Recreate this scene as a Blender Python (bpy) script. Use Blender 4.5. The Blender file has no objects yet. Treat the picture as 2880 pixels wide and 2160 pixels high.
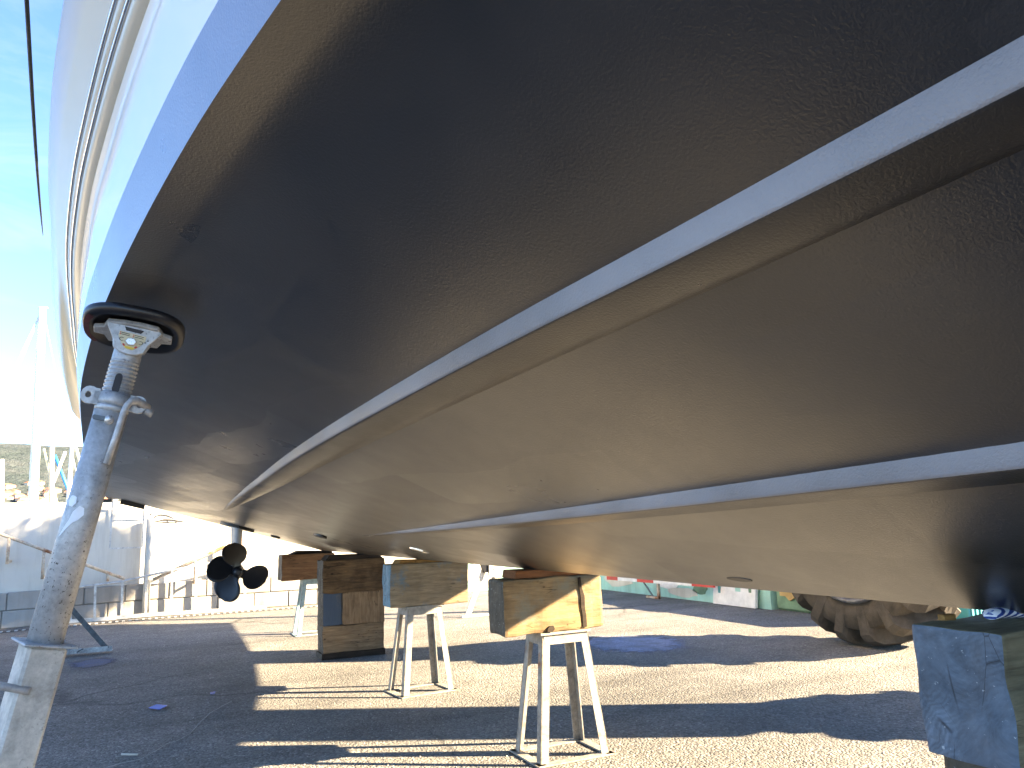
import bpy, bmesh, math, random
import numpy as np
from mathutils import Vector, Matrix

R = math.radians
random.seed(7)
scene = bpy.context.scene
col = scene.collection

# ------------------------------------------------------------------ camera
YAW, PITCH, ROLL = R(25.116), R(10.266), R(2.005)
d = Vector((math.sin(YAW) * math.cos(PITCH), math.cos(YAW) * math.cos(PITCH), math.sin(PITCH)))
r0 = Vector((math.cos(YAW), -math.sin(YAW), 0.0))
u0 = r0.cross(d)
r2 = math.cos(ROLL) * r0 - math.sin(ROLL) * u0
u2 = math.cos(ROLL) * u0 + math.sin(ROLL) * r0
cam_data = bpy.data.cameras.new('camera')
cam = bpy.data.objects.new('camera', cam_data)
col.objects.link(cam)
M = Matrix((r2, u2, -d)).transposed().to_4x4()
M.translation = Vector((0, 0, 1.2))
cam.matrix_world = M
cam_data.sensor_fit = 'HORIZONTAL'
cam_data.sensor_width = 36.0
cam_data.lens = 36.0 * 2150.0 / 2880.0
cam_data.clip_start = 0.02
cam_data.clip_end = 20000
scene.camera = cam

# ------------------------------------------------------------------ sky, sun, exposure
SUN_AZ, SUN_EL = R(120.0), R(23.8)          # azimuth clockwise from +Y
world = bpy.data.worlds.new('World')
scene.world = world
world.use_nodes = True
wn = world.node_tree.nodes
wl = world.node_tree.links
bg = wn['Background']
sky = wn.new('ShaderNodeTexSky')
sky.sky_type = 'NISHITA'
sky.sun_disc = False
sky.sun_elevation = SUN_EL
sky.sun_rotation = SUN_AZ
sky.altitude = 0
sky.air_density = 0.75
sky.dust_density = 0.02
sky.ozone_density = 4.0
# thin high cloud, the same all over the sky
wtc = wn.new('ShaderNodeTexCoord'); wmp = wn.new('ShaderNodeMapping'); wmp.inputs['Scale'].default_value = (1.2, 1.2, 4.5)
wl.new(wtc.outputs['Generated'], wmp.inputs['Vector'])
wno = wn.new('ShaderNodeTexNoise'); wno.inputs['Scale'].default_value = 3.2; wno.inputs['Detail'].default_value = 7; wno.inputs['Roughness'].default_value = 0.6
wno.inputs['Distortion'].default_value = 0.6
wl.new(wmp.outputs['Vector'], wno.inputs['Vector'])
wrp = wn.new('ShaderNodeValToRGB'); wrp.color_ramp.elements[0].position = 0.50; wrp.color_ramp.elements[1].position = 0.78
wrp.color_ramp.elements[1].color = (0.30, 0.30, 0.30, 1)
wl.new(wno.outputs['Fac'], wrp.inputs['Fac'])
wmx = wn.new('ShaderNodeMix'); wmx.data_type = 'RGBA'
wmx.inputs['B'].default_value = (2.2, 2.35, 2.5, 1)
wl.new(wrp.outputs['Color'], wmx.inputs['Factor']); wl.new(sky.outputs['Color'], wmx.inputs['A'])
wl.new(wmx.outputs['Result'], bg.inputs['Color'])
bg.inputs['Strength'].default_value = 0.064

sun_data = bpy.data.lights.new('sun', 'SUN')
sun_data.energy = 5.0
sun_data.angle = R(0.53)
sun_data.color = (1.0, 0.795, 0.515)
sun = bpy.data.objects.new('sun', sun_data)
col.objects.link(sun)
sdir = Vector((math.sin(SUN_AZ) * math.cos(SUN_EL), math.cos(SUN_AZ) * math.cos(SUN_EL), math.sin(SUN_EL)))
sun.rotation_euler = sdir.to_track_quat('Z', 'Y').to_euler()
sun.location = (20, -10, 15)

vs = scene.view_settings
vs.view_transform = 'Standard'
vs.look = 'None'
vs.gamma = 1.0
vs.use_curve_mapping = False
vs.exposure = 3.28
scene.render.film_transparent = False
scene.cycles.max_bounces = 6
scene.cycles.diffuse_bounces = 4
scene.cycles.glossy_bounces = 3
scene.cycles.use_denoising = True
scene.cycles.use_adaptive_sampling = True
scene.cycles.adaptive_threshold = 0.025
scene.cycles.sample_clamp_indirect = 6.0

# ------------------------------------------------------------------ helpers
def setp(o, label=None, cat=None, group=None, kind=None):
    if label: o['label'] = label
    if cat: o['category'] = cat
    if group: o['group'] = group
    if kind: o['kind'] = kind
    return o

def empty(name, loc, label, cat, group=None):
    o = bpy.data.objects.new(name, None)
    o.empty_display_size = 0.1
    col.objects.link(o)
    o.location = loc
    return setp(o, label, cat, group)

class MB:
    """collects faces of one mesh object; coordinates are world coordinates"""
    def __init__(self):
        self.v, self.f, self.m, self.sm = [], [], [], []
        self.mi, self.smooth = 0, False
    def add(self, vs_, fs):
        b = len(self.v)
        self.v += [tuple(p) for p in vs_]
        for f in fs:
            self.f.append([b + i for i in f]); self.m.append(self.mi); self.sm.append(self.smooth)
        return self
    def box(self, lo, hi, rot=None, at=None, chamfer=0.0, jitter=0.0):
        x0, y0, z0 = lo; x1, y1, z1 = hi
        if chamfer > 0:
            c = chamfer
            pts, fs = chamfer_box(lo, hi, c)
        else:
            pts = [(x0,y0,z0),(x1,y0,z0),(x1,y1,z0),(x0,y1,z0),(x0,y0,z1),(x1,y0,z1),(x1,y1,z1),(x0,y1,z1)]
            fs = [(3,2,1,0),(4,5,6,7),(0,1,5,4),(1,2,6,5),(2,3,7,6),(3,0,4,7)]
        if jitter:
            pts = [(p[0]+random.uniform(-jitter,jitter), p[1]+random.uniform(-jitter,jitter), p[2]+random.uniform(-jitter,jitter)) for p in pts]
        if rot is not None:
            at = Vector(at or (0,0,0))
            pts = [tuple(at + rot @ Vector(p)) for p in pts]
        return self.add(pts, fs)
    def bar(self, a, b, w, h=None, up=(0,0,1)):
        a, b = Vector(a), Vector(b)
        h = w if h is None else h
        z = (b - a).normalized()
        x = Vector(up).cross(z)
        if x.length < 1e-4: x = Vector((1,0,0)).cross(z)
        x.normalize(); y = z.cross(x)
        pts = []
        for p in (a, b):
            for sx, sy in ((-1,-1),(1,-1),(1,1),(-1,1)):
                pts.append(p + x*sx*w/2 + y*sy*h/2)
        return self.add(pts, [(3,2,1,0),(4,5,6,7),(0,1,5,4),(1,2,6,5),(2,3,7,6),(3,0,4,7)])
    def tube(self, pts, rad, n=12, cap=True):
        pts = [Vector(p) for p in pts]
        rad = rad if isinstance(rad, (list, tuple)) else [rad]*len(pts)
        vs_, fs = [], []
        prevx = None
        for i, p in enumerate(pts):
            t = (pts[min(i+1,len(pts)-1)] - pts[max(i-1,0)]).normalized()
            if prevx is None:
                x = t.orthogonal().normalized()
            else:
                x = (prevx - t*prevx.dot(t)).normalized()
            prevx = x; y = t.cross(x)
            for k in range(n):
                a = 2*math.pi*k/n
                vs_.append(p + (x*math.cos(a) + y*math.sin(a))*rad[i])
        for i in range(len(pts)-1):
            for k in range(n):
                k2 = (k+1) % n
                fs.append((i*n+k, i*n+k2, (i+1)*n+k2, (i+1)*n+k))
        s = self.smooth; self.smooth = True
        self.add(vs_, fs)
        self.smooth = s
        if cap:
            b = len(self.v) - len(vs_)
            self.f.append([b+k for k in reversed(range(n))]); self.m.append(self.mi); self.sm.append(False)
            e = b + (len(pts)-1)*n
            self.f.append([e+k for k in range(n)]); self.m.append(self.mi); self.sm.append(False)
        return self
    def prism(self, poly, a, b, axis):
        """poly: 2D outline in the two axes other than `axis`, extruded from a to b"""
        n = len(poly)
        def P(q, c):
            if axis == 'x': return (c, q[0], q[1])
            if axis == 'y': return (q[0], c, q[1])
            return (q[0], q[1], c)
        pts = [P(q, a) for q in poly] + [P(q, b) for q in poly]
        fs = [tuple(reversed(range(n))), tuple(range(n, 2*n))]
        for i in range(n):
            j = (i+1) % n
            fs.append((i, j, n+j, n+i))
        return self.add(pts, fs)
    def xform(self, Mx):
        self.v = [tuple(Mx @ Vector(p)) for p in self.v]; return self
    def build(self, name, mats, parent=None, bevel=0.0, recalc=True, segs=1):
        me = bpy.data.meshes.new(name)
        v = self.v
        org = Vector((0,0,0))
        if parent is not None:
            o0 = parent.location if parent.parent is None else parent.parent.location
            org = Vector(o0)
        v = [(p[0]-org.x, p[1]-org.y, p[2]-org.z) for p in v]
        me.from_pydata(v, [], self.f)
        mats = mats if isinstance(mats, (list, tuple)) else [mats]
        for m in mats: me.materials.append(m)
        me.polygons.foreach_set('material_index', self.m)
        me.polygons.foreach_set('use_smooth', self.sm)
        me.validate()
        if recalc or bevel:
            bm = bmesh.new(); bm.from_mesh(me)
            if bevel:
                es = [e for e in bm.edges if len(e.link_faces) == 2 and e.calc_face_angle(0) > 0.5]
                bmesh.ops.bevel(bm, geom=es, offset=bevel, segments=segs, profile=0.5, affect='EDGES', clamp_overlap=True)
            bmesh.ops.recalc_face_normals(bm, faces=bm.faces)
            bm.to_mesh(me); bm.free()
        o = bpy.data.objects.new(name, me)
        col.objects.link(o)
        if parent is not None:
            o.parent = parent
        return o

def chamfer_box(lo, hi, c):
    bm = bmesh.new()
    x0, y0, z0 = lo; x1, y1, z1 = hi
    vs_ = [bm.verts.new(p) for p in [(x0,y0,z0),(x1,y0,z0),(x1,y1,z0),(x0,y1,z0),(x0,y0,z1),(x1,y0,z1),(x1,y1,z1),(x0,y1,z1)]]
    for f in [(3,2,1,0),(4,5,6,7),(0,1,5,4),(1,2,6,5),(2,3,7,6),(3,0,4,7)]:
        bm.faces.new([vs_[i] for i in f])
    bmesh.ops.bevel(bm, geom=list(bm.edges), offset=c, segments=1, affect='EDGES')
    bm.verts.index_update()
    pts = [tuple(v.co) for v in bm.verts]
    fs = [tuple(v.index for v in f.verts) for f in bm.faces]
    bm.free()
    return pts, fs

def single(name, mb, mats, label, cat, group=None, base=None, bevel=0.0, kind=None, segs=1):
    """a thing that is one mesh; origin at its base"""
    v = np.array(mb.v)
    if base is None:
        base = ((v[:,0].min()+v[:,0].max())/2, (v[:,1].min()+v[:,1].max())/2, v[:,2].min())
    mb.v = [tuple(p) for p in (v - np.array(base))]
    o = mb.build(name, mats, None, bevel, segs=segs)
    o.location = base
    return setp(o, label, cat, group, kind)

# ------------------------------------------------------------------ materials
class NT:
    def __init__(self, name):
        self.m = bpy.data.materials.new(name); self.m.use_nodes = True
        self.t = self.m.node_tree; self.n = self.t.nodes; self.l = self.t.links
        self.b = self.n['Principled BSDF']
        self.tc = self.n.new('ShaderNodeTexCoord')
    def node(self, typ, **kw):
        nd = self.n.new(typ)
        for k, v in kw.items(): setattr(nd, k, v)
        return nd
    def co(self, scale=(1,1,1), rot=(0,0,0), loc=(0,0,0), src='Object'):
        mp = self.node('ShaderNodeMapping')
        mp.inputs['Scale'].default_value = scale
        mp.inputs['Rotation'].default_value = rot
        mp.inputs['Location'].default_value = loc
        self.l.new(self.tc.outputs[src], mp.inputs['Vector'])
        return mp.outputs['Vector']
    def noise(self, vec, scale, detail=4, rough=0.55, dist=0.0):
        nd = self.node('ShaderNodeTexNoise')
        nd.inputs['Scale'].default_value = scale
        nd.inputs['Detail'].default_value = detail
        nd.inputs['Roughness'].default_value = rough
        nd.inputs['Distortion'].default_value = dist
        self.l.new(vec, nd.inputs['Vector'])
        return nd.outputs['Fac']
    def voro(self, vec, scale, feature='F1', out='Distance', rnd=1.0):
        nd = self.node('ShaderNodeTexVoronoi', feature=feature)
        nd.inputs['Scale'].default_value = scale
        nd.inputs['Randomness'].default_value = rnd
        self.l.new(vec, nd.inputs['Vector'])
        return nd.outputs[out]
    def ramp(self, fac, stops, interp='LINEAR'):
        nd = self.node('ShaderNodeValToRGB')
        cr = nd.color_ramp; cr.interpolation = interp
        while len(cr.elements) < len(stops): cr.elements.new(0.5)
        for e, (p, c) in zip(cr.elements, stops):
            e.position = p
            if isinstance(c, (int, float)): c = (c, c, c)
            e.color = (c[0], c[1], c[2], 1)
        self.l.new(fac, nd.inputs['Fac'])
        return nd.outputs['Color']
    def mix(self, fac, a, b, typ='MIX'):
        nd = self.node('ShaderNodeMix', data_type='RGBA', blend_type=typ)
        for sock, v in ((nd.inputs['Factor'], fac), (nd.inputs['A'], a), (nd.inputs['B'], b)):
            self.put(sock, v)
        return nd.outputs['Result']
    def put(self, sock, v):
        if hasattr(v, 'is_output') or isinstance(v, bpy.types.NodeSocket):
            self.l.new(v, sock)
        elif isinstance(v, (tuple, list)) and sock.type == 'RGBA':
            sock.default_value = (v[0], v[1], v[2], 1)
        elif isinstance(v, (int, float)) and sock.type == 'RGBA':
            sock.default_value = (v, v, v, 1)
        else:
            sock.default_value = v
    def math(self, op, a, b=0.0):
        nd = self.node('ShaderNodeMath', operation=op)
        self.put(nd.inputs[0], a); self.put(nd.inputs[1], b)
        return nd.outputs[0]
    def bump(self, h, strength=0.3, dist=0.01, normal=None):
        nd = self.node('ShaderNodeBump')
        nd.inputs['Strength'].default_value = strength
        nd.inputs['Distance'].default_value = dist
        self.l.new(h, nd.inputs['Height'])
        if normal is not None: self.l.new(normal, nd.inputs['Normal'])
        return nd.outputs['Normal']
    def out(self, color=None, rough=None, metal=None, normal=None, spec=None, coat=None):
        b = self.b
        if color is not None: self.put(b.inputs['Base Color'], color)
        if rough is not None: self.put(b.inputs['Roughness'], rough)
        if metal is not None: self.put(b.inputs['Metallic'], metal)
        if spec is not None: self.put(b.inputs['Specular IOR Level'], spec)
        if coat is not None: self.put(b.inputs['Coat Weight'], coat)
        if normal is not None: self.l.new(normal, b.inputs['Normal'])
        return self.m

def m_plain(name, c, rough=0.6, metal=0.0, var=0.15, scale=8.0, bump=0.1):
    t = NT(name)
    v = t.co()
    n = t.noise(v, scale, 5, 0.6)
    n2 = t.noise(v, scale*9, 3, 0.6)
    c1 = tuple(x*(1-var) for x in c); c2 = tuple(min(1, x*(1+var)) for x in c)
    cc = t.ramp(n, [(0.3, c1), (0.7, c2)])
    return t.out(cc, t.ramp(n2, [(0.2, rough*0.8), (0.8, min(1, rough*1.15))]), metal, t.bump(n2, bump, 0.004))

def m_asphalt():
    t = NT('asphalt')
    v = t.co()
    # aggregate: stones of two sizes
    cellc = t.voro(v, 75, out='Color')
    celld = t.voro(v, 75)
    cell2 = t.voro(v, 190, out='Color')
    big = t.noise(v, 0.35, 4, 0.55)
    mid = t.noise(v, 2.3, 5, 0.65)
    stone = t.ramp(t.math('MULTIPLY', cellc, 1.0), [(0.0, (0.095,0.090,0.084)), (0.45, (0.170,0.161,0.147)), (0.8, (0.235,0.222,0.203)), (1.0, (0.38,0.36,0.33))])
    stone2 = t.ramp(cell2, [(0.0, 0.75), (1.0, 1.2)])
    c = t.mix(1.0, stone, stone2, 'MULTIPLY')
    pat = t.ramp(big, [(0.3, 0.70), (0.52, 1.0), (0.72, 1.25)])
    c = t.mix(1.0, c, pat, 'MULTIPLY')
    c = t.mix(0.6, c, t.ramp(mid, [(0.3, 0.72), (0.7, 1.25)]), 'MULTIPLY')
    # tyre-worn streaks and dark spots of oil
    trk = t.noise(t.co((0.22, 1.6, 1), rot=(0,0,R(28))), 1.4, 4, 0.6)
    c = t.mix(0.7, c, t.ramp(trk, [(0.32, 0.66), (0.5, 1.0), (0.68, 1.12)]), 'MULTIPLY')
    oil = t.noise(v, 1.1, 6, 0.7)
    c = t.mix(t.ramp(oil, [(0.64, 0.0), (0.72, 0.6)]), c, (0.06,0.057,0.053))
    # cracks
    wv = t.co()
    wob = t.node('ShaderNodeTexNoise'); wob.inputs['Scale'].default_value = 1.6; wob.inputs['Detail'].default_value = 4
    t.l.new(v, wob.inputs['Vector'])
    add = t.node('ShaderNodeVectorMath', operation='MULTIPLY_ADD')
    t.l.new(wob.outputs['Color'], add.inputs[0]); add.inputs[1].default_value = (0.7,0.7,0.0); t.l.new(v, add.inputs[2])
    cr = t.voro(add.outputs[0], 0.42, 'DISTANCE_TO_EDGE')
    crm = t.ramp(cr, [(0.0, 0.35), (0.006, 0.6), (0.012, 1.0)])
    c = t.mix(t.ramp(t.noise(v, 0.25, 2), [(0.5, 0.0), (0.62, 1.0)]), c, t.mix(1.0, c, crm, 'MULTIPLY'))
    h = t.math('ADD', t.math('MULTIPLY', celld, -1.0), t.math('MULTIPLY', t.noise(v, 260, 2), 0.3))
    nb = t.bump(h, 0.7, 0.012)
    return t.out(c, 0.86, 0.0, nb, 0.35)

def m_antifoul(name, base=(0.0105,0.0100,0.0115), rough=0.36, lap=True, spec=1.0, grain=0.42):
    t = NT(name)
    v = t.co()
    fine = t.noise(v, 190, 2, 0.6)
    med = t.noise(v, 42, 3, 0.55)
    patch = t.noise(v, 3.0, 3, 0.5)
    c1 = tuple(x*0.8 for x in base); c2 = tuple(x*1.35 for x in base)
    c = t.ramp(patch, [(0.3, c1), (0.7, c2)])
    r = t.ramp(t.noise(v, 6, 4, 0.6), [(0.25, rough*0.85), (0.75, rough*1.2)])
    if lap:
        # roller laps: broad overlapping strips of slightly different sheen
        br = t.node('ShaderNodeTexBrick')
        br.inputs['Scale'].default_value = 1.0
        br.inputs['Brick Width'].default_value = 1.1
        br.inputs['Row Height'].default_value = 0.24
        br.inputs['Mortar Size'].default_value = 0.0
        br.inputs['Mortar Smooth'].default_value = 1.0
        br.inputs['Color1'].default_value = (0.1,0.1,0.1,1)
        br.inputs['Color2'].default_value = (0.9,0.9,0.9,1)
        br.inputs['Mortar'].default_value = (0.7,0.7,0.7,1)
        wob = t.node('ShaderNodeTexNoise'); wob.inputs['Scale'].default_value = 2.2
        t.l.new(v, wob.inputs['Vector'])
        add = t.node('ShaderNodeVectorMath', operation='MULTIPLY_ADD')
        t.l.new(wob.outputs['Color'], add.inputs[0]); add.inputs[1].default_value = (0.16,0.16,0.0)
        t.l.new(t.co(rot=(0,0,R(78))), add.inputs[2])
        t.l.new(add.outputs[0], br.inputs['Vector'])
        lapc = br.outputs['Color']
        c = t.mix(0.9, c, t.ramp(lapc, [(0.0, 0.62), (1.0, 1.5)]), 'MULTIPLY')
        r = t.mix(1.0, r, t.ramp(lapc, [(0.0, 0.74), (1.0, 1.30)]), 'MULTIPLY')
    h = t.math('ADD', t.math('MULTIPLY', fine, 0.9), t.math('MULTIPLY', med, 0.10))
    pits = t.ramp(t.voro(v, 60), [(0.0, 0.0), (0.16, 1.0)])
    h2 = t.math('ADD', h, t.math('MULTIPLY', pits, 0.0))
    nb = t.bump(h2, grain, 0.0030)
    t.b.inputs['Coat Roughness'].default_value = rough*0.9
    return t.out(c, r, 0.0, nb, spec, 0.6 if lap else 0.0)

def m_gelcoat(name, c=(0.80,0.80,0.78), rough=0.07, spec=0.5):
    t = NT(name)
    v = t.co()
    w = t.noise(v, 1.6, 2, 0.5)
    return t.out(t.ramp(w, [(0.2, tuple(x*0.97 for x in c)), (0.8, c)]), t.ramp(t.noise(v, 30, 3), [(0.3, rough*0.95), (0.7, rough*1.1)]), 0.0, None, spec)

def m_galv(name, c=(0.40,0.41,0.42), specks=True, rough=0.55, metal=0.35, rust=0.0):
    t = NT(name)
    v = t.co()
    n = t.noise(v, 14, 5, 0.62)
    sp = t.noise(v, 130, 3, 0.7)
    cc = t.ramp(n, [(0.28, tuple(x*0.62 for x in c)), (0.5, c), (0.75, tuple(min(1,x*1.3) for x in c))])
    cc = t.mix(0.55, cc, t.ramp(t.noise(v, 55, 4, 0.7), [(0.3, 0.6), (0.7, 1.3)]), 'MULTIPLY')
    if specks:
        msk = t.ramp(sp, [(0.60, 0.0), (0.66, 1.0)])
        reg = t.ramp(t.noise(v, 5, 3), [(0.42, 0.0), (0.58, 1.0)])
        cc = t.mix(t.mix(1.0, msk, reg, 'MULTIPLY'), cc, (0.05,0.045,0.04))
    if rust > 0:
        rm = t.ramp(t.noise(v, 6, 5, 0.7), [(0.62-rust*0.3, 0.0), (0.72-rust*0.2, 1.0)])
        cc = t.mix(rm, cc, (0.22,0.085,0.03))
    return t.out(cc, t.ramp(n, [(0.3, rough*1.15), (0.7, rough*0.8)]), metal, t.bump(sp, 0.22, 0.002))

def m_wood(name, c1, c2, axis='x', paint=None, paint_amt=0.5, dark=0.5, scale=1.0, seed=0.0):
    t = NT(name)
    s = {'x': (1.2, 14, 14), 'y': (14, 1.2, 14), 'z': (14, 14, 1.2)}[axis]
    s = tuple(q*scale for q in s)
    loc = (seed*3.1, seed*1.7, seed*2.3)
    v = t.co(s, loc=loc)
    v1 = t.co(loc=loc)
    g = t.noise(v, 3.2, 6, 0.65, 0.5)
    g2 = t.noise(v, 10, 4, 0.6)
    c = t.ramp(g, [(0.25, c1), (0.55, tuple((a+b)/2 for a, b in zip(c1, c2))), (0.78, c2)])
    c = t.mix(0.5, c, t.ramp(g2, [(0.3, 0.65), (0.7, 1.25)]), 'MULTIPLY')
    big = t.noise(v1, 5.5, 5, 0.6)
    c = t.mix(dark, c, t.ramp(big, [(0.3, (0.42,0.38,0.34)), (0.55, (1.0,1.0,1.0)), (0.8, (1.25,1.12,0.95))]), 'MULTIPLY')
    cr = t.noise(t.co(tuple(q*0.55 for q in s), loc=(seed+4, seed, seed)), 4.5, 2, 0.5)
    crk = t.ramp(cr, [(0.485, 1.0), (0.497, 0.22), (0.503, 0.22), (0.515, 1.0)])
    lim = t.ramp(t.noise(v1, 4, 2), [(0.5, 0.0), (0.6, 1.0)])
    c = t.mix(lim, c, t.mix(1.0, c, crk, 'MULTIPLY'))
    if paint:
        pm = t.ramp(t.noise(v1, 3.4, 6, 0.7), [(0.62-paint_amt*0.35, 0.0), (0.72-paint_amt*0.3, 1.0)])
        c = t.mix(t.math('MULTIPLY', pm, 0.8), c, paint)
    h = t.math('ADD', g, t.math('MULTIPLY', crk, 0.6))
    return t.out(c, 0.85, 0.0, t.bump(h, 0.35, 0.006), 0.25)

def m_painted_end(name, c, seed=0.0):
    t = NT(name)
    v = t.co(loc=(seed, seed, seed))
    n = t.noise(v, 9, 6, 0.7, 1.2)
    n2 = t.noise(v, 40, 4, 0.7)
    cc = t.ramp(n, [(0.25, tuple(x*0.45 for x in c)), (0.5, c), (0.72, tuple(min(1, x*1.7) for x in c))])
    wv = t.node('ShaderNodeTexWave', wave_type='RINGS', rings_direction='X')
    wv.inputs['Scale'].default_value = 26; wv.inputs['Distortion'].default_value = 11; wv.inputs['Detail'].default_value = 3
    t.l.new(v, wv.inputs['Vector'])
    cc = t.mix(t.ramp(t.noise(v, 4, 3), [(.45, 0.0), (.65, .45)]), cc, t.ramp(wv.outputs['Fac'], [(0.2, 0.75), (0.8, 1.35)]), 'MULTIPLY')
    fl = t.ramp(t.noise(v, 75, 3, 0.6), [(0.66, 0.0), (0.72, 1.0)])
    cc = t.mix(t.math('MULTIPLY', fl, 0.55), cc, (0.55,0.6,0.62))
    cr = t.voro(t.co((1, 2.0, 1.0), rot=(0.6,0.2,0), loc=(seed*2,0,seed)), 5.5, 'DISTANCE_TO_EDGE')
    cm = t.ramp(cr, [(0.0, 0.25), (0.012, 1.0)])
    cc = t.mix(t.ramp(t.noise(v, 6, 2), [(0.5, 0.0), (0.58, 1.0)]), cc, t.mix(1.0, cc, cm, 'MULTIPLY'))
    return t.out(cc, t.ramp(n2, [(0.3, 0.45), (0.7, 0.8)]), 0.0, t.bump(t.math('ADD', n2, n), 0.3, 0.004), 0.4)

def m_wallpaint(name, c, dirt=0.25, streak=True):
    t = NT(name)
    v = t.co()
    n = t.noise(v, 1.4, 6, 0.65)
    st = t.noise(t.co((3.5, 3.5, 0.35)), 1.6, 5, 0.65)
    cc = t.ramp(n, [(0.25, tuple(x*(1-dirt) for x in c)), (0.6, c)])
    if streak:
        cc = t.mix(0.5, cc, t.ramp(st, [(0.3, (0.62,0.57,0.50)), (0.55, (1,1,1))]), 'MULTIPLY')
    return t.out(cc, 0.8, 0.0, t.bump(t.noise(v, 45, 4), 0.25, 0.006), 0.3)

MAT = {}
MAT['asphalt'] = m_asphalt()
MAT['bottom'] = m_antifoul('antifouling_paint')
MAT['boot'] = m_antifoul('antifouling_side_sky_tint', base=(0.145,0.165,0.235), rough=0.30, lap=False, spec=0.8)  # black antifouling; the blue sky sheen is put into its base colour
MAT['rail_paint'] = m_antifoul('antifouling_rail', base=(0.024,0.022,0.021), rough=0.32, lap=False, spec=0.7)
MAT['rail_face'] = m_antifoul('sky_sheen_rail_edge', base=(0.22,0.213,0.228), rough=0.5, lap=False, spec=0.7, grain=0.55)  # outer rail faces: sky sheen on black paint, painted in as lighter grey
MAT['cream_gel'] = m_gelcoat('cream_gelcoat', (0.54,0.42,0.265), 0.22, 0.2)
MAT['gelcoat'] = m_gelcoat('white_gelcoat')
MAT['steel_trim'] = m_plain('stainless_trim', (0.72,0.72,0.72), 0.18, 0.9, 0.05, 10, 0.02)
MAT['trim_white'] = m_plain('white_trim', (0.52,0.48,0.40), 0.25, 0.0, 0.05, 8, 0.02)
MAT['deck'] = m_plain('deck_paint', (0.7,0.7,0.68), 0.5)
MAT['black_paint'] = m_plain('black_propeller_paint', (0.012,0.012,0.014), 0.42, 0.0, 0.3, 20, 0.08)
MAT['leg_grey'] = m_plain('grey_drive_paint', (0.42,0.44,0.47), 0.4, 0.0, 0.12, 12, 0.05)
MAT['galv'] = m_galv('galvanised_tube', (0.46,0.455,0.45))
MAT['galv_clean'] = m_galv('galvanised_casting', (0.42,0.43,0.44), specks=True, rough=0.5)
MAT['cream_steel'] = m_galv('cream_painted_sleeve', (0.48,0.45,0.40), specks=True, rough=0.6, metal=0.05)
MAT['rubber'] = m_plain('black_rubber', (0.012,0.012,0.015), 0.35, 0.0, 0.4, 25, 0.12)
MAT['rubber_red'] = m_plain('red_worn_rubber', (0.07,0.02,0.02), 0.6, 0.0, 0.5, 60, 0.2)
MAT['bolt'] = m_plain('zinc_bolt', (0.6,0.58,0.55), 0.3, 0.7, 0.15, 30, 0.05)
MAT['white_paint'] = m_plain('white_paint_spot', (0.75,0.76,0.78), 0.5)
MAT['trestle'] = m_galv('pale_painted_steel', (0.27,0.25,0.215), specks=True, rough=0.6, metal=0.1, rust=0.12)
MAT['trestle_blue'] = m_galv('pale_blue_painted_steel', (0.30,0.40,0.42), specks=True, rough=0.6, metal=0.05, rust=0.15)
MAT['trestle_white'] = m_galv('white_painted_steel', (0.66,0.64,0.60), specks=True, rough=0.55, metal=0.05)
MAT['dark_steel'] = m_galv('dark_grey_steel', (0.10,0.12,0.14), specks=False, rough=0.5, metal=0.4)
MAT['wall'] = m_wallpaint('white_wall_paint', (0.60,0.575,0.51), 0.12)
MAT['plinth'] = m_wallpaint('concrete_block', (0.34,0.32,0.29), 0.35)
MAT['joint'] = m_plain('mortar', (0.20,0.19,0.17), 0.9)
MAT['rust'] = m_galv('rusty_painted_rail', (0.50,0.42,0.32), specks=False, rough=0.8, metal=0.0, rust=0.42)
MAT['aluminium'] = m_galv('dull_aluminium', (0.52,0.51,0.49), specks=False, rough=0.45, metal=0.5)
MAT['blue_paint'] = m_plain('blue_wall_paint', (0.06,0.14,0.42), 0.7, 0, 0.3, 10)
MAT['ink'] = m_plain('dark_ink', (0.03,0.03,0.035), 0.7)
MAT['tyre'] = m_plain('dusty_tyre_rubber', (0.075,0.062,0.048), 0.85, 0, 0.45, 9, 0.3)
MAT['rim'] = m_galv('grey_wheel_rim', (0.16,0.165,0.18), specks=True, rough=0.45)
MAT['hoist'] = m_plain('blue_hoist_paint', (0.08,0.16,0.32), 0.45)
MAT['aqua'] = m_wallpaint('aqua_mural_paint', (0.42,0.70,0.60), 0.3)
MAT['cream'] = m_wallpaint('cream_paint', (0.72,0.66,0.54), 0.2)
MAT['red'] = m_plain('red_paint', (0.55,0.06,0.045), 0.6)
MAT['white'] = m_plain('white_paint', (0.75,0.74,0.70), 0.6)
MAT['green'] = m_plain('green_mural_paint', (0.16,0.26,0.16), 0.8, 0, 0.4, 4)
MAT['ochre'] = m_plain('ochre_mural_paint', (0.50,0.33,0.12), 0.8, 0, 0.3, 4)
MAT['teal'] = m_plain('teal_plastic', (0.06,0.28,0.30), 0.5)
MAT['mast'] = m_plain('cream_mast', (0.80,0.76,0.66), 0.4)
MAT['mast_wood'] = m_plain('pale_yellow_spar', (0.72,0.58,0.34), 0.5)
MAT['blue_spar'] = m_plain('blue_spar', (0.03,0.20,0.55), 0.5)
MAT['sticker'] = m_plain('yellowed_sticker', (0.62,0.55,0.36), 0.5, 0, 0.08)
MAT['sticker_red'] = m_plain('red_print', (0.5,0.05,0.04), 0.6)
MAT['sticker_yellow'] = m_plain('yellow_print', (0.7,0.5,0.05), 0.6)

# ------------------------------------------------------------------ ground
g = MB()
g.add([(-3000,-600,0),(3000,-600,0),(3000,5200,0),(-3000,5200,0)], [(0,1,2,3)])
setp(g.build('ground', MAT['asphalt']), kind='structure')

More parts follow.
